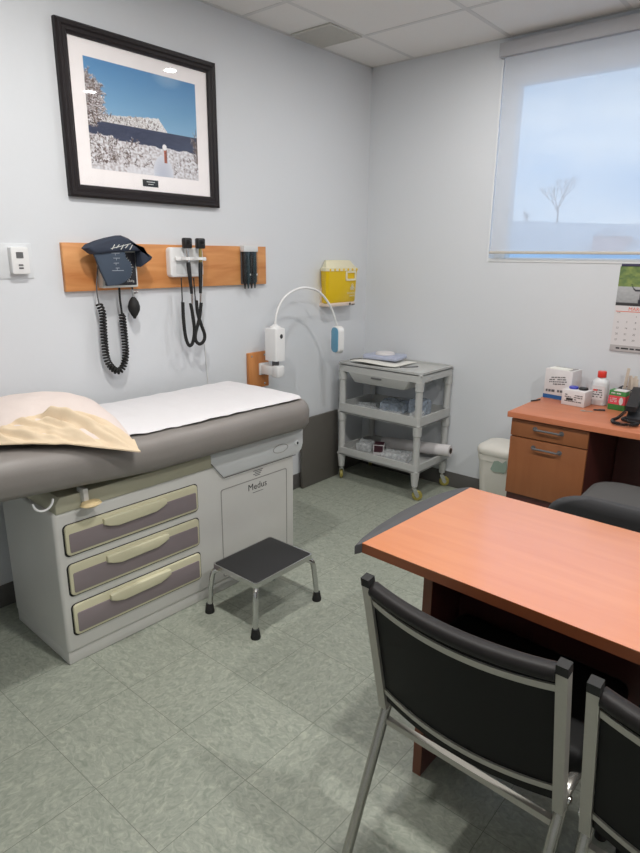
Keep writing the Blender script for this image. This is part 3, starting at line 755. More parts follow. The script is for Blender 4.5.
cu_.warp(bend); cu_.build('cushion', M['cush'], ET, smooth=60)
def cz(x, y):
    e = min(x - CX0, CX1 - x, y - CY0, CY1 - y)
    z = .843
    for (d0, z0), (d1, z1) in zip(prof[6:], prof[7:]):
        if d0 <= e < d1: z = z0 + (z1 - z0) * (e - d0) / (d1 - d0)
    if e < .006: z = .79
    return z + (max(0, .38 - x) * .075)
def to_world(p): return ET.matrix_basis @ V(p)
EM = Matrix.Translation((.608, -2.637, 0)) @ Matrix.Rotation(PI / 2 - TA, 4, 'Z')
# paper
def pfn(a, b_):
    x = .08 + a * (1.25 - .08); y0 = -.022 + .018 * noise.noise(V((x * 2.5, 0, 3))) - .012 * a; y1 = .50 + .02 * noise.noise(V((x * 2, 5, 3)))
    y = y0 + (y1 - y0) * b_
    x -= a * .07 * max(0, 1 - (y - CY0) / .13) ** 2
    z = cz(x, y) + .011 + .004 * abs(noise.noise(V((x * 8, y * 8, 1)))) + .003 * noise.noise(V((x * 20, y * 3, 7)))
    return EM @ V((x, y, z))
tag(MB().sheet(pfn, 110, 40, .0012).build('exam_paper', M['paper'], smooth=60), 'white crinkled paper sheet spread along the top of the grey exam table', 'paper')
# pillow with its open case end
TIP, HD, ED = V((.275, -.125)), V((-.937, .35)), V((.25, .968))      # front corner, hem direction, direction towards the wall
PWI, PLE, PTH = .50, .56, .098
def pil_xy(a, b_): q = TIP + HD * (a * PWI) + ED * (b_ * PLE); return q
def pil_z(a, b_):
    u, v_ = 2 * a - 1, 2 * b_ - 1
    ta = max(0, 1 - abs(u) ** 2.4) ** .6
    tb_ = max(0, 1 - abs(v_) ** (1.7 if v_ < 0 else 2.6)) ** (.85 if v_ < 0 else .5)
    t = ta * tb_
    q = pil_xy(a, b_)
    wr = .012 * noise.noise(V((q.x * 6, q.y * 5, 1))) + .006 * noise.noise(V((q.x * 15, q.y * 11, 2)))
    base = cz(max(min(q.x, CX1 - .03), CX0 + .03), max(min(q.y, CY1 - .05), CY0 + .045)) + .021 - max(0, CY0 + .035 - q.y) * .55
    return base, base + PTH * t + wr * min(1, t * 2.5)
pw_ = thing('pillow', 'pillow in a pale case with creased cream open end, on the exam table', 'pillow', EM @ V((.0, .2, .86)), PI / 2 - TA)
def under(o, root):
    o.parent = root; o.matrix_parent_inverse = (Matrix.Translation(root.location) @ root.rotation_euler.to_matrix().to_4x4()).inverted(); return o
def pillow_mesh():
    mb = MB(); b = bmesh.new(); N = 48; top = {}; bot = {}
    for i in range(N + 1):
        for j in range(N + 1):
            a, c = i / N, j / N
            q = pil_xy(a, c); base, z = pil_z(a, c); rim = i in (0, N) or j in (0, N)
            top[i, j] = b.verts.new(EM @ V((q.x, q.y, z))); bot[i, j] = top[i, j] if rim else b.verts.new(EM @ V((q.x, q.y, base - .004)))
    for i in range(N):
        for j in range(N):
            b.faces.new((top[i, j], top[i + 1, j], top[i + 1, j + 1], top[i, j + 1]))
            q = [bot[i, j], bot[i, j + 1], bot[i + 1, j + 1], bot[i + 1, j]]
            try: b.faces.new(q)
            except ValueError: pass
    bmesh.ops.recalc_face_normals(b, faces=b.faces[:])
    return mb.add(b)
under(pillow_mesh().build('pillow_body', M['pillow'], smooth=70), pw_)
def flapfn(a, b_):
    aa = -.012 + a * 1.03
    btop = .09 + .16 * math.sin(PI * min(1, max(0, aa)) ** .8) ** 1.2 - .03 * aa
    bb = -.03 + b_ * (btop + .03)
    ac, bc = min(.999, max(.001, aa)), min(.999, max(.001, bb))
    base, z = pil_z(ac, bc)
    q = pil_xy(aa, bb)
    lift = .008 + .012 * math.sin(PI * min(1, b_ * 1.05)) * min(1, 5 * aa if aa > 0 else 0)
    fold = .034 * noise.noise(V((aa * 2.2 + bb * 2, bb * 19 - aa * 6.5, 2))) + .018 * noise.noise(V((aa * 4 + bb * 4, bb * 38 - aa * 13, 6))) + .010 * noise.noise(V((aa * 14, bb * 12, 9)))
    k = min(1, max(0, b_) * 4) * min(1, (1 - b_) * 6 + .15) * min(1, max(.1, aa * 4))
    return EM @ V((q.x, q.y, max(z, base) + lift + fold * k))
under(MB().sheet(flapfn, 80, 36, .005).build('pillowcase_end', M['flap'], smooth=70, label='cream open end of the pillowcase'), pw_)

# ------------------------------------------------------------------ step stool
ss = thing('step_stool', 'small chrome step stool with black tread in front of the exam table', 'step stool', (.857, -1.862, 0), 0)
HX, HY, SZ = .127, .168, .225
MB().prism(rrect(-HX, -HY, HX, HY, .012), .012, .003, mtx=Matrix.Translation((0, 0, SZ - .004))).build('tread', M['tread'], ss)
MB().ring(rrect(-HX - .006, -HY - .006, HX + .006, HY + .006, .014), rrect(-HX + .004, -HY + .004, HX - .004, HY - .004, .008), .022, Matrix.Translation((0, 0, SZ - .016))).build('rim', M['chrome'], ss)
for sx in (-1, 1):
    for sy in (-1, 1):
        p = [(sx * (HX - .03), sy * (HY - .03), SZ - .018), (sx * (HX - .008), sy * (HY - .008), SZ - .024), (sx * (HX + .006), sy * (HY + .008), SZ - .05), (sx * (HX + .016), sy * (HY + .022), .02)]
        l_ = MB().tube(smooth_path([V(q) for q in p], 5), .0115, 14).build('leg', M['chrome'], ss)
        MB().lathe([(.02, 0), (.021, .004), (.018, .02), (.015, .042)], 16, Matrix.Translation((sx * (HX + .016), sy * (HY + .0215), 0))).build('rubber_foot', M['rubber'], l_)

# ------------------------------------------------------------------ utility trolley
cx0, cx1, cy0, cy1 = .085, .722, -.40, -.006
ct = thing('utility_cart', 'grey plastic three-shelf trolley on casters in the corner', 'trolley', ((cx0 + cx1) / 2, (cy0 + cy1) / 2, 0))
ax, ay = (cx1 - cx0) / 2, (cy1 - cy0) / 2
def shelf(z0, z1, deck):
    s = MB(); s.box((-ax, -ay, deck - .012), (ax, ay, deck), .003)
    s.ring(rrect(-ax, -ay, ax, ay, .02), rrect(-ax + .014, -ay + .014, ax - .014, ay - .014, .012), z1 - z0, Matrix.Translation((0, 0, z0)))
    return s.build('shelf', M['cart'], ct)
shelf(.762, .822, .812); shelf(.48, .545, .492); shelf(.185, .238, .197)
for sx in (-1, 1):
    for sy in (-1, 1):
        px, py = sx * (ax - .024), sy * (ay - .024)
        po = MB()
        for z0, z1 in ((.545, .762), (.238, .48)):
            po.lathe([(.023, z0), (.0225, z0 + .02), (.022, z1 - .06), (.0275, z1 - .055), (.029, z1)], 16, Matrix.Translation((px, py, 0)))
        po.lathe([(.028, .185), (.026, .15), (.02, .095)][::-1], 16, Matrix.Translation((px, py, 0)))
        po.build('post', M['cart'], ct)
        ca = MB(); ca.lathe([(.009, .08), (.014, .082), (.014, .097)], 14, Matrix.Translation((px, py, 0)))
        an = .6 if sx > 0 else 2.3
        m_ = Matrix.Translation((px, py, 0)) @ Matrix.Rotation(an, 4, 'Z')
        for s2 in (-1, 1): ca.prism([(-.014, .08), (.014, .08), (.034, .034), (.022, .02), (.008, .03)], .003, mtx=m_ @ frame((0, s2 * .014 + .0015, 0), (1, 0, 0), (0, 0, 1), (0, -1, 0)))
        ca.box((-.014, -.015, .078), (.014, .015, .083), mtx=m_)
        co = ca.build('caster', M['chrome'], ct)
        MB().lathe([(.012, -.011), (.028, -.011), (.0335, -.006), (.0335, .006), (.028, .011), (.012, .011)], 22, m_ @ Matrix.Translation((.02, 0, .0335)) @ Matrix.Rotation(PI / 2, 4, 'X')).build('wheel', M['brass'], co)
tr0 = MB()
def tray_ring(z, e, f0, f1): return [V((x, y, z)) for x, y in rrect(-e, f0, e, f1, .015)]
tr0.loft([tray_ring(.7, .195, -ay + .014, ay - .05), tray_ring(.705, .2, -ay + .01, ay - .05), tray_ring(.752, .232, -ay + .0, ay - .05), tray_ring(.762, .235, -ay - .002, ay - .05)])
dw = tr0.build('pull_out_tray', M['cart'], ct)
MB().box((-.05, -ay - .006, .742), (.03, -ay + .004, .752), .003).build('handle', M['grey'], dw)
# things on the trolley
tag(MB().sheet(lambda a, b_: V((.15 + .33 * a, -.365 - .015 * math.sin(a * PI) + .25 * b_ + .05 * a, .8275 + .004 * math.sin(a * 5) + .006 * (1 - a) * (1 - b_))), 14, 8, .0035).build('paper_pad', M['paper2']), 'white sheet of paper lying on the trolley top under the blue pack', 'paper')
bpk = thing('wrapped_pack', 'blue wrapped supply pack with a white disc on the trolley top', 'package', (.30, -.175, .838), .15)
q = MB().box((-.125, -.085, 0), (.125, .085, .03), .012, 3); q.warp(lambda p: p + V((0, 0, .006 * noise.noise(p * 14) * (1 if p.z > .01 else 0)))); q.build('wrap', M['bluewrap'], bpk)
MB().lathe([(.06, .026), (.066, .031), (.062, .041), (.05, .045), (.01, .046)], 24).build('disc', M['boxw'], bpk)
tag(MB().tube(smooth_path([V((.13, -.33, .8285)), V((.17, -.27, .831)), V((.2, -.24, .8275)), V((.17, -.22, .8275))], 5), .0055, 8).build('tubing', M['rubber']), 'short black tubing lying at the corner of the trolley top', 'tubing')
tag(MB().tube([V((.52, -.33, .828)), V((.58, -.28, .829)), V((.615, -.27, .835))], .0045, 6).build('small_clip', M['grey']), 'small dark clip lying alone on the trolley top by the post', 'clip')
def pack(name, label, x, y, z, lx, ly, h_, rz, m, seed, grp=None):
    q = MB().box((-lx, -ly, 0), (lx, ly, h_), min(h_ * .35, .012), 3); b = q.bm
    bmesh.ops.subdivide_edges(b, edges=b.edges[:], cuts=5, use_grid_fill=True)
    q.warp(lambda p: V((p.x + .006 * noise.noise(p * 25 + V((seed, 0, 0))), p.y + .006 * noise.noise(p * 25 + V((0, seed, 0))), p.z if p.z < .004 else max(.002, p.z + .011 * noise.noise(p * 32 + V((seed, 1, 2)))))))
    o = q.build(name, m, None, (x, y, z), 50); o.rotation_euler = (0, 0, rz); return tag(o, label, 'package', grp)
MZ, LZ = .4935, .1985
pack('sterile_pack', 'crumpled clear plastic pack at the wall end of the middle trolley shelf', .20, -.24, MZ, .07, .06, .03, .3, M['film'], 1)
pack('sterile_pack', 'clear plastic pack at the front rim of the middle trolley shelf', .335, -.31, MZ, .065, .04, .028, -.3, M['film'], 2)
pack('sterile_pack', 'large blue plastic pack heaped behind others on the middle trolley shelf', .385, -.15, MZ, .09, .07, .07, .2, M['bfilm'], 3)
pack('sterile_pack', 'clear plastic pack beside the front post on the middle trolley shelf', .475, -.315, MZ, .055, .04, .035, .4, M['film'], 4)
pack('sterile_pack', 'tall blue plastic pack near the back post on the middle trolley shelf', .555, -.12, MZ, .06, .055, .1, .1, M['bfilm'], 5)
pack('sterile_pack', 'clear crinkled pack by the side rim of the middle trolley shelf', .605, -.24, MZ, .035, .045, .045, 0., M['film'], 6)
pack('sterile_pack', 'clear plastic bag at the wall end of the bottom trolley shelf', .205, -.23, LZ, .055, .06, .06, .3, M['film'], 7)
pack('sterile_pack', 'blue-tinted clear bag at the front of the bottom trolley shelf', .50, -.29, LZ, .095, .06, .06, .2, M['film'], 8)
cb = thing('small_carton', 'small dark maroon and white carton on the bottom trolley shelf', 'carton', (.325, -.24, LZ), .5)
MB().box((-.035, -.04, 0), (.035, .04, .07), .002).build('carton_body', M['boxw'], cb); MB().box((-.03, -.042, .02), (.03, -.0395, .066)).build('printed_face', M['maroonbox'], cb, smooth=0)
MB().box((-.033, -.038, .0695), (.033, .038, .0715)).build('printed_face', M['maroonbox'], cb, smooth=0)
rl = thing('paper_roll', 'white exam paper roll sticking out of the bottom trolley shelf', 'paper roll', (.50, -.115, LZ + .062))
rm = Matrix.Rotation(math.radians(-4.2), 4, 'Y') @ Matrix.Rotation(math.radians(3), 4, 'Z') @ Matrix.Rotation(PI / 2, 4, 'Y')
MB().lathe([(.016, -.22), (.037, -.22), (.038, -.215), (.038, .285), (.037, .29), (.016, .29)], 28, rm).build('paper', M['boxw'], rl)
MB().lathe([(.013, -.225), (.017, -.225), (.017, .292), (.013, .292)], 20, rm, close=False).build('core', mat('cardboard_core', (96, 70, 52), .8), rl)
MB().lathe([(.001, .2895), (.0195, .2895), (.0195, .291), (.001, .291)], 16, rm).build('core_shade', M['dark'], rl)  # dark disc flush with the roll end, painted shade for the hole

# ------------------------------------------------------------------ waste bin
bn = thing('waste_bin', 'warm white lidded waste bin against the wall beside the desk', 'waste bin', (1.185, -.17, 0))
rings = []
for z, e, d in ((0, .105, .085), (.008, .112, .092), (.30, .13, .112), (.335, .132, .114), (.338, .137, .119), (.372, .138, .12)): rings.append([V((x, y, z)) for x, y in rrect(-e, -d, e, d, .06, 8)])
MB().loft(rings).build('body', M['bin'], bn)
rings = []
for z, e in ((.374, 1.0), (.38, 1.03), (.402, 1.03), (.412, 1.0), (.424, .9), (.432, .72), (.437, .4), (.438, .1)): rings.append([V((x * e, y * e, z)) for x, y in rrect(-.14, -.122, .14, .122, .065, 8)])
MB().loft(rings).build('lid', M['bin'], bn)
sp_ = [(-.05, .21), (-.03, .265), (-.005, .272), (.02, .262), (.045, .285), (.05, .235), (.035, .20), (.005, .205), (-.03, .198)]
MB().prism(sp_, .001, mtx=frame((.02, -.1105, .085), (1, 0, 0), (0, -.06, 1), (0, -1, 0))).build('sticker', M['label'], bn, smooth=0)

# ------------------------------------------------------------------ desk
DZT = .738
dtp = [(1.358, -.002), (1.358, -.602), (1.93, -.602), (2.0, -.594), (2.08, -.575), (2.3, -.52), (3.4, -.52), (3.4, -.002)]
dt = thing('desk_worktop', 'cherry laminate desk worktop along the window wall', 'desk', (0, 0, 0))
MB().prism(dtp, .028, .002, mtx=Matrix.Translation((0, 0, DZT - .028))).build('top', M['desk'], dt)
MB().box((1.762, -.06, .1), (3.36, -.04, .708)).build('modesty_panel', M['maroon'], dt, smooth=0)
MB().box((3.36, -.5, 0), (3.38, -.03, .708)).build('side_panel', M['maroon'], dt, smooth=0)
pd = thing('desk_pedestal', 'two-drawer cherry laminate cabinet under the end of the desk', 'cabinet', (1.565, -.28, 0))
MB().box((-.192, -.278, .05), (.192, .26, .708), .002).build('body', M['maroon'], pd)
MB().box((-.17, -.24, 0), (.17, .25, .05)).build('plinth', M['dark'], pd, smooth=0)
for z0, z1, zh in ((.612, .7, .665), (.30, .606, .567)):
    dr = MB().box((-.192, -.297, z0), (.192, -.279, z1), .002).build('drawer', M['deskf'], pd)
    hh = MB(); hh.tube(smooth_path([V((-.068, -.297, zh)), V((-.06, -.32, zh)), V((-.04, -.324, zh + .002)), V((.04, -.324, zh + .002)), V((.06, -.32, zh)), V((.068, -.297, zh))], 4), .005, 8)
    for s2 in (-1, 1): hh.lathe([(.012, 0), (.012, .003)], 12, frame((s2 * .066, -.297, zh), (1, 0, 0), (0, 0, 1), (0, -1, 0)))
    hh.build('handle', M['grey'], dr)

# items on the desk
DT = DZT + .0005
def marks(parent, mtx, w_, h_, rows, m, seed):
    r = random.Random(seed); k = MB()
    for i in range(rows):
        y = h_ * (1 - (i + .5) / rows); x = 0.
        while x < w_ * .92:
            l = r.uniform(.05, .2) * w_; l = min(l, w_ - x)
            if r.random() < .8: k.prism([(x, y - h_ / rows * .22), (x + l, y - h_ / rows * .22), (x + l, y + h_ / rows * .22), (x, y + h_ / rows * .22)], .0004, mtx=mtx)
            x += l + .03 * w_
    return k.build('lettering', m, parent, smooth=0)
b1 = thing('glove_carton', 'tall white carton with a blue base stripe at the wall end of desk', 'carton', (1.452, -.115, DT), -.12)
MB().box((-.078, -.055, 0), (.078, .055, .166), .002).build('carton_body', M['boxw'], b1)
MB().box((-.0785, -.0556, .002), (.0785, .0556, .024)).build('base_stripe', M['blue'], b1, smooth=0)
MB().prism(rrect(-.066, -.044, .066, .044, .01), .0012, mtx=Matrix.Translation((0, 0, .166))).build('top_opening', mat('grey_tissue', (150, 148, 146), .8), b1, smooth=0)
MB().prism(rrect(-.06, -.05, .05, .01, .01), .004, .001, mtx=Matrix.Translation((0, 0, .1665))).build('tissue', M['paper2'], b1)
marks(b1, frame((-.05, -.0558, .075), (1, 0, .12), (0, 0, 1), (0, -1, 0)), .1, .05, 4, M['grey'], 1); marks(b1, frame((-.065, -.0558, .03), (1, 0, .05), (0, 0, 1), (0, -1, 0)), .13, .03, 1, M['grey'], 3)
b2 = thing('supply_carton', 'low white printed carton holding a blue and a black cap on desk', 'carton', (1.568, -.215, DT), -.1)
MB().box((-.062, -.045, 0), (.062, .045, .082), .002).build('carton_body', M['boxw'], b2)
marks(b2, FW(-.045, -.0454, .018), .095, .045, 4, M['grey'], 5)
MB().prism([(-.035, .028), (.0, .028), (.0, .04), (-.035, .04)], .0006, mtx=FW(0, -.0454, 0)).build('barcode_print', M['ink'], b2, smooth=0)
for dx, m_, lb_ in ((-.024, M['violet'], 'round violet-blue cap lying on the low white carton'), (.027, M['black'], 'round black cap lying on the low white carton beside the blue one')):
    o = MB().lathe([(.022, 0), (.024, .003), (.024, .009), (.021, .012), (.004, .012)], 22).build('bottle_cap', m_, None, (1.568 + dx, -.215 + .012, DT + .0825)); tag(o, lb_, 'cap')
bt = thing('sanitizer_bottle', 'white plastic bottle with a red cap standing on the desk', 'bottle', (1.656, -.125, DT))
rings = []
for z, e in ((0, .038), (.004, .042), (.115, .042), (.13, .038), (.142, .024), (.146, .018), (.152, .017)): rings.append([V((x, y, z)) for x, y in rrect(-e, -e * .75, e, e * .75, e * .6, 6)])
MB().loft(rings).build('bottle_body', M['bottle'], bt)
MB().lathe([(.021, .148), (.022, .15), (.022, .176), (.02, .18), (.01, .181)], 20).build('cap', M['red'], bt)
lbm = FW(-.032, -.0325, .03)
lbl = MB().prism(rrect(0, 0, .064, .075, .004), .0006, mtx=lbm).build('bottle_label', M['boxw'], bt, smooth=0)
marks(lbl, FW(-.026, -.0333, .04), .052, .05, 4, M['ink'], 8); MB().box((-.026, -.0338, .078), (-.004, -.0331, .086)).build('red_print', M['red'], lbl, smooth=0)
b3 = thing('tea_carton', 'small green and red carton standing next to the phone', 'carton', (1.766, -.175, DT), -.08)
MB().box((-.041, -.028, 0), (.041, .028, .102), .0015).build('carton_body', M['green'], b3)
MB().box((-.0415, -.0286, .03), (.0415, .0286, .075)).build('red_band', M['pinkred'], b3, smooth=0)
MB().box((-.02, -.0284, .0995), (.0415, .0284, .1028)).build('top_flap', M['boxw'], b3, smooth=0)
marks(b3, FW(-.03, -.0289, .08), .05, .016, 1, M['boxw'], 12); marks(b3, FW(-.032, -.0291, .04), .035, .025, 3, M['boxw'], 14)
MB().prism(ellipse(.022, .05, .01, .02), .0006, mtx=FW(0, -.0289, 0)).build('pictured_cup', M['boxw'], b3, smooth=0)
# mesh cup with sticks
pc = thing('wire_pencil_holder', 'black square mesh holder full of tan sticks behind the phone', 'pencil holder', (1.815, -.072, DT))
mm = MB()
for z in (.004, .035, .066, .097): mm.tube([V((x, y, z)) for x, y in rrect(-.075, -.045, .075, .045, .008)], .0035 if z in (.004, .097) else .002, 5, closed=True)
for k in range(13):
    x = -.07 + k * .0117
    for y in (-.045, .045): mm.box((x - .001, y - .001, .0), (x + .001, y + .001, .097))
for k in range(8):
    y = -.04 + k * .0114
    for x in (-.075, .075): mm.box((x - .001, y - .001, 0), (x + .001, y + .001, .097))
mm.build('mesh_wall', M['black'], pc, smooth=0)
MB().box((-.075, -.045, 0), (.075, .045, .003)).build('base', M['black'], pc, smooth=0)
rr = random.Random(5); stick0 = None
for k in range(9):
    x = -.062 + k * .0155; y = rr.uniform(-.03, .03); hgt = rr.uniform(.15, .215)
    if stick0 is None:
        stick0 = MB().box((-.0075, -.0012, 0), (.0075, .0012, .18), .001).build('tongue_depressor', M['skin']); o = stick0
    else:
        o = stick0.copy(); COL.objects.link(o)
    o.location = (1.815 + x, -.072 + y, DT + .0045); o.rotation_euler = (rr.uniform(-.06, .06), rr.uniform(-.08, .08), rr.uniform(-.5, .5)); o.scale = (1, 1, hgt / .18)
    tag(o, 'flat tan wooden stick standing in the black mesh holder', 'stick', 'wooden sticks in the mesh holder')
# telephone
ph = thing('desk_telephone', 'charcoal desk telephone with handset at the edge of the photo', 'telephone', (1.955, -.30, DT), .12)
bs = MB(); bs.prism([(-.11, 0), (.11, 0), (.11, .085), (.10, .092), (-.07, .03), (-.11, .02)], .2, .006, mtx=frame((-.1, 0, 0), (0, 1, 0), (0, 0, 1), (1, 0, 0)))
bs.build('base', M['phone'], ph)
hs_ = MB(); hp_ = [(-.1, .05), (-.1, .075), (-.075, .082), (.06, .13), (.105, .135), (.112, .105), (.075, .1), (-.055, .052)]
hs_.prism(hp_, .05, .012, 3, mtx=frame((-.108, 0, 0), (0, 1, 0), (0, 0, 1), (1, 0, 0))); hs_.build('handset', M['black'], ph)
for r_ in range(4):
    for c_ in range(3):
        yy = -.075 + r_ * .024; MB().box((-.02 + c_ * .026, yy - .008, .034 + (yy + .07) * .365 + .002), (-.001 + c_ * .026, yy + .008, .034 + (yy + .07) * .365 + .01), .002).build('key', M['keyg'], ph)
pth = smooth_path([V((-.105, -.1, .05)), V((-.13, -.125, .02)), V((-.15, -.165, .012)), V((-.12, -.21, .012)), V((-.065, -.21, .012)), V((-.04, -.17, .012)), V((-.08, -.14, .012)), V((-.11, -.13, .016)), V((-.1, -.1, .02))], 8)
MB().tube(coil(pth, .0062, .0062, 8), .0024, 5).build('handset_cord', M['black'], ph)
# pen and keys
pn = thing('pen', 'dark pen lying on the desk in front of the cartons', 'pen', (1.685, -.285, DT + .004), .5)
MB().tube([(-.005, 0, 0), (0, 0, 0), (.05, 0, 0), (.052, 0, 0)], [.002, .004, .004, .003], 10).build('barrel', M['ink'], pn); MB().tube([(.02, .003, .004), (.05, .003, .004)], .0012, 6).build('clip', M['chrome'], pn)
ky = thing('key', 'small metal key lying beside the dark pen on the desk', 'key', (1.645, -.335, DT), .3)
k_ = MB(); k_.ring(ellipse(0, 0, .014, .012, 16), ellipse(0, 0, .007, .006, 16), .003); k_.box((.012, -.004, 0), (.045, .004, .003)); k_.build('key_blade', M['silver'], ky)
tag(MB().tube([(1.362, -.31, DT + .004), (1.385, -.245, DT + .004)], .004, 8).build('marker', M['black']), 'thin black marker at the wall end edge of the desk', 'marker')

# ------------------------------------------------------------------ wall calendar
cal = thing('wall_calendar', 'wall calendar with a black dog photograph hanging beneath the window', 'calendar', (1.643, 0, 1.24))
MB().box((0, -.006, -.224), (.31, -.001, .226)).build('pages', M['boxw'], cal, smooth=0)
MB().box((.004, -.0085, .215), (.31, -.001, .228), .001).build('binding', mat('dark_violet_strip', (62, 58, 84), .5), cal)
def dog(s, t):
    c = mixc((134, 150, 84), (92, 116, 70), .5 + nz(s, t, 9) + .6 * nz(s, t, 24))
    if t > .52: c = mixc((178, 180, 182), (150, 152, 154), (t - .52) * 2 + .4 * nz(s, t, 20))
    if t > .93: c = (52, 50, 52)
    body = ((s - .58) / .22) ** 2 + ((t - .56) / .10) ** 2 < 1
    leg = any(abs(s - x0 - (t - .6) * k) < .022 for x0, k in ((.40, -.12), (.45, -.02), (.70, .05), (.76, .0))) and .55 < t < .92
    tail = abs((t - .58) + 5.2 * (s - .29) ** 2 - .0) < .016 and .19 < s < .40
    tail = .2 < s < .42 and abs(t - (.60 - 9 * max(0, .29 - s) ** 2 * 3 + .0)) < .018
    head = ((s - .84) / .09) ** 2 + ((t - .40) / .08) ** 2 < 1
    neck = .72 < s < .85 and abs(t - (.52 - (s - .72) * .8)) < .06
    if body or leg or tail or head or neck: c = (38, 38, 50)
    return c
raster('photo_print', 60, 44, dog, frame((0, -.0065, .015), (.31, 0, 0), (0, 0, .2), (0, -1, 0)), M['print2'], cal)
text('MARCH', .026, M['orange'], FW(.066, -.0064, -.002), cal, align='LEFT')
MB().box((.006, -.0066, -.0165), (.304, -.0061, -.0135)).build('red_rule', M['orange'], cal, smooth=0)
for r_ in range(5):
    for c_ in range(7):
        n_ = r_ * 7 + c_ + 1 - 2
        if 1 <= n_ <= 31: text(str(n_), .014, M['grey'], FW(.024 + c_ * .043, -.0063, -.04 - r_ * .031), cal, name='date_print')
text('SUN', .008, M['grey'], FW(.022, -.0063, -.022), cal, name='day_print')
MB().box((.0, -.0068, -.224), (.31, -.0062, -.192)).build('advert_strip', mat('grey_strip', (176, 172, 172), .6), cal, smooth=0)
marks(cal, FW(.03, -.0069, -.217), .25, .018, 1, M['ink'], 21)

# ------------------------------------------------------------------ laminate table
TZ = .735
tbl = thing('consult_table', 'cherry laminate table with glossy top and dark curved end bumper', 'table', (0, 0, 0))
ttop = [(1.688, -2.288), (1.714, -1.702), (2.9, -1.71), (2.95, -2.345), (2.4, -2.308)]
MB().prism(ttop, .002, mtx=Matrix.Translation((0, 0, TZ - .002))).build('laminate_top', M['table'], tbl, smooth=0)
MB().prism(ttop, .027, mtx=Matrix.Translation((0, 0, TZ - .029))).build('edge_band', M['edge'], tbl, smooth=0)
arc_ = [(1.688, -2.288), (1.680, -2.312), (1.666, -2.26), (1.652, -2.16), (1.646, -2.04), (1.648, -1.93), (1.660, -1.82), (1.684, -1.735), (1.705, -1.698), (1.714, -1.702)]
MB().prism(arc_[::-1], .028, .004, mtx=Matrix.Translation((0, 0, TZ - .0285))).build('end_bumper', M['bumper'], tbl)
ep = MB().box((1.842, -2.206, 0), (1.868, -1.78, TZ - .029), .001).build('end_panel', M['maroon'], tbl)
MB().box((1.8415, -2.209, 0), (1.8685, -2.205, TZ - .029)).build('edge_band', wood('brown_leg_panel', (104, 58, 38), (116, 66, 44), axis=2), ep, smooth=0)
MB().box((2.87, -2.22, 0), (2.896, -1.78, TZ - .029), .001).build('end_panel', M['edge'], tbl)
MB().box((1.868, -2.036, .16), (2.87, -2.016, TZ - .029)).build('modesty_panel', M['maroon'], tbl, smooth=0)

# ------------------------------------------------------------------ stacking chairs
def make_chair(label, loc, rz):
    c = thing('stacking_chair', label, 'chair', loc, rz, group=None)
    W = .221
    def post(s):
        p = MB(); p.tube([(s * W, 0, .41), (s * W, -.088, .795)], .0155, 4, flat=(1, 0, 0)); return p
    for s in (-1, 1):
        po = post(s).build('back_post', M['silver'], c, smooth=0)
        cp = MB(); cp.tube([(s * W, -.086, .786), (s * W, -.0905, .807)], [.0162, .0158], 4, flat=(1, 0, 0)); cp.build('end_cap', M['rubber'], po, smooth=0)
        # side frame: rear foot, up, bend, seat rail, front foot
        x = s * W
        path = [(x, -.155, .012), (x, .008, .405), (x, .016, .425), (x, .032, .438), (x, .06, .442), (x, .335, .438), (x, .36, .43), (x, .37, .405), (x, .395, .012)]
        sp = [V(path[0])] + [V(path[0]).lerp(V(path[1]), t) for t in (.5,)] + [V(q) for q in path[1:6]] + [V(q) for q in path[6:]]
        fr_ = MB().tube(sp, .0125, 8, flat=(1, 0, 0)).build('side_frame', M['legm'], c, smooth=50)
        for q in (path[0], path[-1]): MB().lathe([(.015, 0), (.016, .004), (.0145, .03)], 12, Matrix.Translation((q[0], q[1], 0))).build('rubber_foot', M['rubber'], fr_)
        MB().lathe([(.009, 0), (.009, .004), (.005, .006)], 12, frame((s * (W + .014), .005, .44), (0, 1, 0), (0, 0, 1), (s, 0, 0))).build('bolt', M['chrome'], po)
    MB().tube([(-W, .0, .372), (W, .0, .372)], .011, 4, flat=(0, 1, 0)).build('cross_bar', M['silver'], c, smooth=0)
    # curved back: bow(x) pushes the middle away from the sitter
    def bow(x): return -.032 * (1 - (x / W) ** 2)
    def yb(z): return -.088 * (z - .41) / .385
    wi = W - .012
    def rail(z0, z1, off, th_, mb, n=18, zsag=0.):
        rings = []
        for i in range(n + 1):
            x = -wi + 2 * wi * i / n; y0 = yb(z0) + bow(x) + off; y1 = yb(z1) + bow(x) + off; s_ = zsag * (1 - (x / W) ** 2)
            rings.append([V((x, y0 - th_, z0 - s_)), V((x, y0 + th_, z0 - s_)), V((x, y1 + th_, z1 - s_)), V((x, y1 - th_, z1 - s_))])
        return mb.loft(rings)
    rail(.435, .775, .014, .014, MB(), zsag=.008).build('back_pad', M['vinyl'], c, smooth=50)
    rings = []
    for i in range(19):
        x = -wi + 2 * wi * i / 18; zc = .778 - .008 * (1 - (x / W) ** 2); yc = yb(zc) + bow(x) + .006
        rings.append([V((x, yc + .021 * math.cos(a), zc + .017 * math.sin(a))) for a in [2 * PI * k / 14 for k in range(14)]])
    MB().loft(rings).build('top_roll', M['vinyl2'], c, smooth=60)
    rail(.738, .754, -.002, .003, MB(), zsag=.012).build('back_trim', M['silver'], c, smooth=50)
    rail(.466, .481, -.002, .003, MB(), zsag=.012).build('back_trim', M['silver'], c, smooth=50)
    MB().box((-W - .014, .065, .432), (W + .014, .395, .50), .026, 3).build('seat', M['vinyl'], c)
    return c
ch1 = make_chair('black vinyl stacking chair with grey metal frame, drawn up to the table end', (2.106, -2.45, 0), math.radians(-2.))
ch2 = dup(ch1, (2.605, -2.478, 0), math.radians(-2.), 'black vinyl stacking chair cut off by the photo edge, beside its full twin')

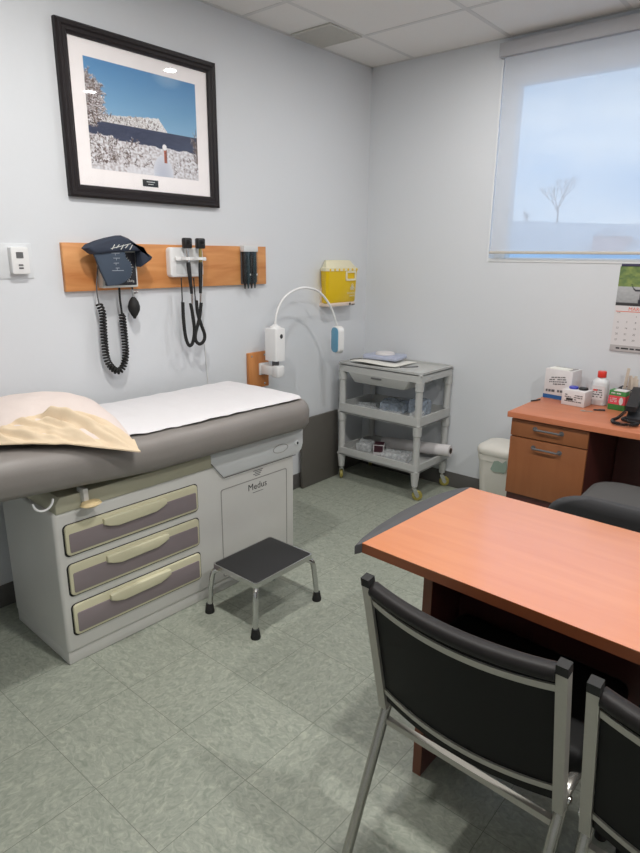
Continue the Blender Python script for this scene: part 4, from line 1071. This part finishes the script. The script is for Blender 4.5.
# ------------------------------------------------------------------ office chair
oc = thing('office_chair', 'charcoal upholstered office chair tucked between table and desk', 'chair', (2.11, -1.1, 0), .03)
bkm = MB(); rings = []
for i in range(13):
    t = i / 12; z = .50 + .205 * t; wv = .245 * (1 - .0 * t) * (1 if t < .4 else math.sqrt(max(.0, 1 - ((t - .4) / .66) ** 2))); th_ = .032 * (1 if t < .85 else 1 - (t - .85) * 3)
    rings.append([V((x, y - .30 - .05 * t + .05 * (x / .25) ** 2, z)) for x, y in rrect(-wv, -th_, wv, th_, min(.03, th_ * .9), 5)])
bkm.loft(rings); bkm.build('backrest', M['office'], oc, smooth=60)
sm_ = MB(); rings = []
for z, e in ((.455, .9), (.47, .98), (.50, 1.), (.522, .96), (.53, .85), (.533, .5), (.533, .1)): rings.append([V((x * e, y * e, z)) for x, y in rrect(-.25, -.22, .25, .44, .12, 8)])
sm_.loft(rings); sm_.build('seat', M['office2'], oc, smooth=60)
MB().tube([(0, -.15, .46), (0, -.29, .47), (0, -.325, .56)], .018, 10).build('back_bracket', M['black'], oc)
MB().lathe([(.045, .43), (.05, .46)][::-1], 16).build('seat_plate', M['black'], oc)
MB().lathe([(.03, .09), (.03, .25), (.018, .255), (.018, .44)], 16).build('gas_stem', M['black'], oc)
for k in range(5):
    a = 2 * PI * k / 5 + .3; m_ = Matrix.Rotation(a, 4, 'Z')
    sp2 = MB().tube([(0, 0, .1), (.15, 0, .085), (.26, 0, .07)], [.025, .02, .015], 8, mtx=m_).build('leg', M['black'], oc)
    MB().lathe([(.01, -.02), (.026, -.02), (.028, 0), (.026, .02), (.01, .02)], 16, m_ @ Matrix.Translation((.26, 0, .028)) @ Matrix.Rotation(PI / 2, 4, 'X')).build('caster', M['black'], sp2)

# ------------------------------------------------------------------ sky
wd = bpy.data.worlds.new('sky'); SC.world = wd; wd.use_nodes = True; nt = wd.node_tree; nt.nodes.clear()
out = nd(nt, 'ShaderNodeOutputWorld'); bg = nd(nt, 'ShaderNodeBackground'); tc = nd(nt, 'ShaderNodeTexCoord')
mp = nd(nt, 'ShaderNodeMapping'); mp.inputs['Scale'].default_value = (1.5, 1.5, 5.5)
nz_ = nd(nt, 'ShaderNodeTexNoise'); nz_.inputs['Scale'].default_value = 2.2; nz_.inputs['Detail'].default_value = 5
rp = nd(nt, 'ShaderNodeValToRGB'); rp.color_ramp.elements[0].position = .35; rp.color_ramp.elements[1].position = .68
rp.color_ramp.elements[0].color = (*lin((134, 184, 236)), 1); rp.color_ramp.elements[1].color = (*lin((214, 232, 252)), 1)
nt.links.new(tc.outputs['Generated'], mp.inputs[0]); nt.links.new(mp.outputs[0], nz_.inputs['Vector']); nt.links.new(nz_.outputs['Fac'], rp.inputs[0])
nt.links.new(rp.outputs[0], bg.inputs[0]); bg.inputs[1].default_value = 1.38; nt.links.new(bg.outputs[0], out.inputs[0])

# ------------------------------------------------------------------ camera
cam = bpy.data.cameras.new('camera'); co = bpy.data.objects.new('camera', cam); COL.objects.link(co); SC.camera = co
yaw, pitch, roll, f = .7029, .2726, .0093, 614.6
fwd = V((-math.sin(yaw) * math.cos(pitch), math.cos(yaw) * math.cos(pitch), -math.sin(pitch))); right = V((math.cos(yaw), math.sin(yaw), 0)); up_ = right.cross(fwd)
r2 = right * math.cos(roll) + up_ * math.sin(roll); u2 = up_ * math.cos(roll) - right * math.sin(roll)
co.matrix_world = frame((2.5952, -3.5434, 1.4988), r2, u2, -fwd)
cam.sensor_fit = 'HORIZONTAL'; cam.sensor_width = 36; cam.lens = f / 640 * 36; cam.clip_start = .02; cam.clip_end = 400
SC.view_settings.view_transform = 'Standard'; SC.view_settings.look = 'None'; SC.view_settings.gamma = 1; SC.view_settings.use_curve_mapping = False
SC.view_settings.exposure = .07
SC.cycles.max_bounces = 10; SC.cycles.diffuse_bounces = 6; SC.cycles.transparent_max_bounces = 16
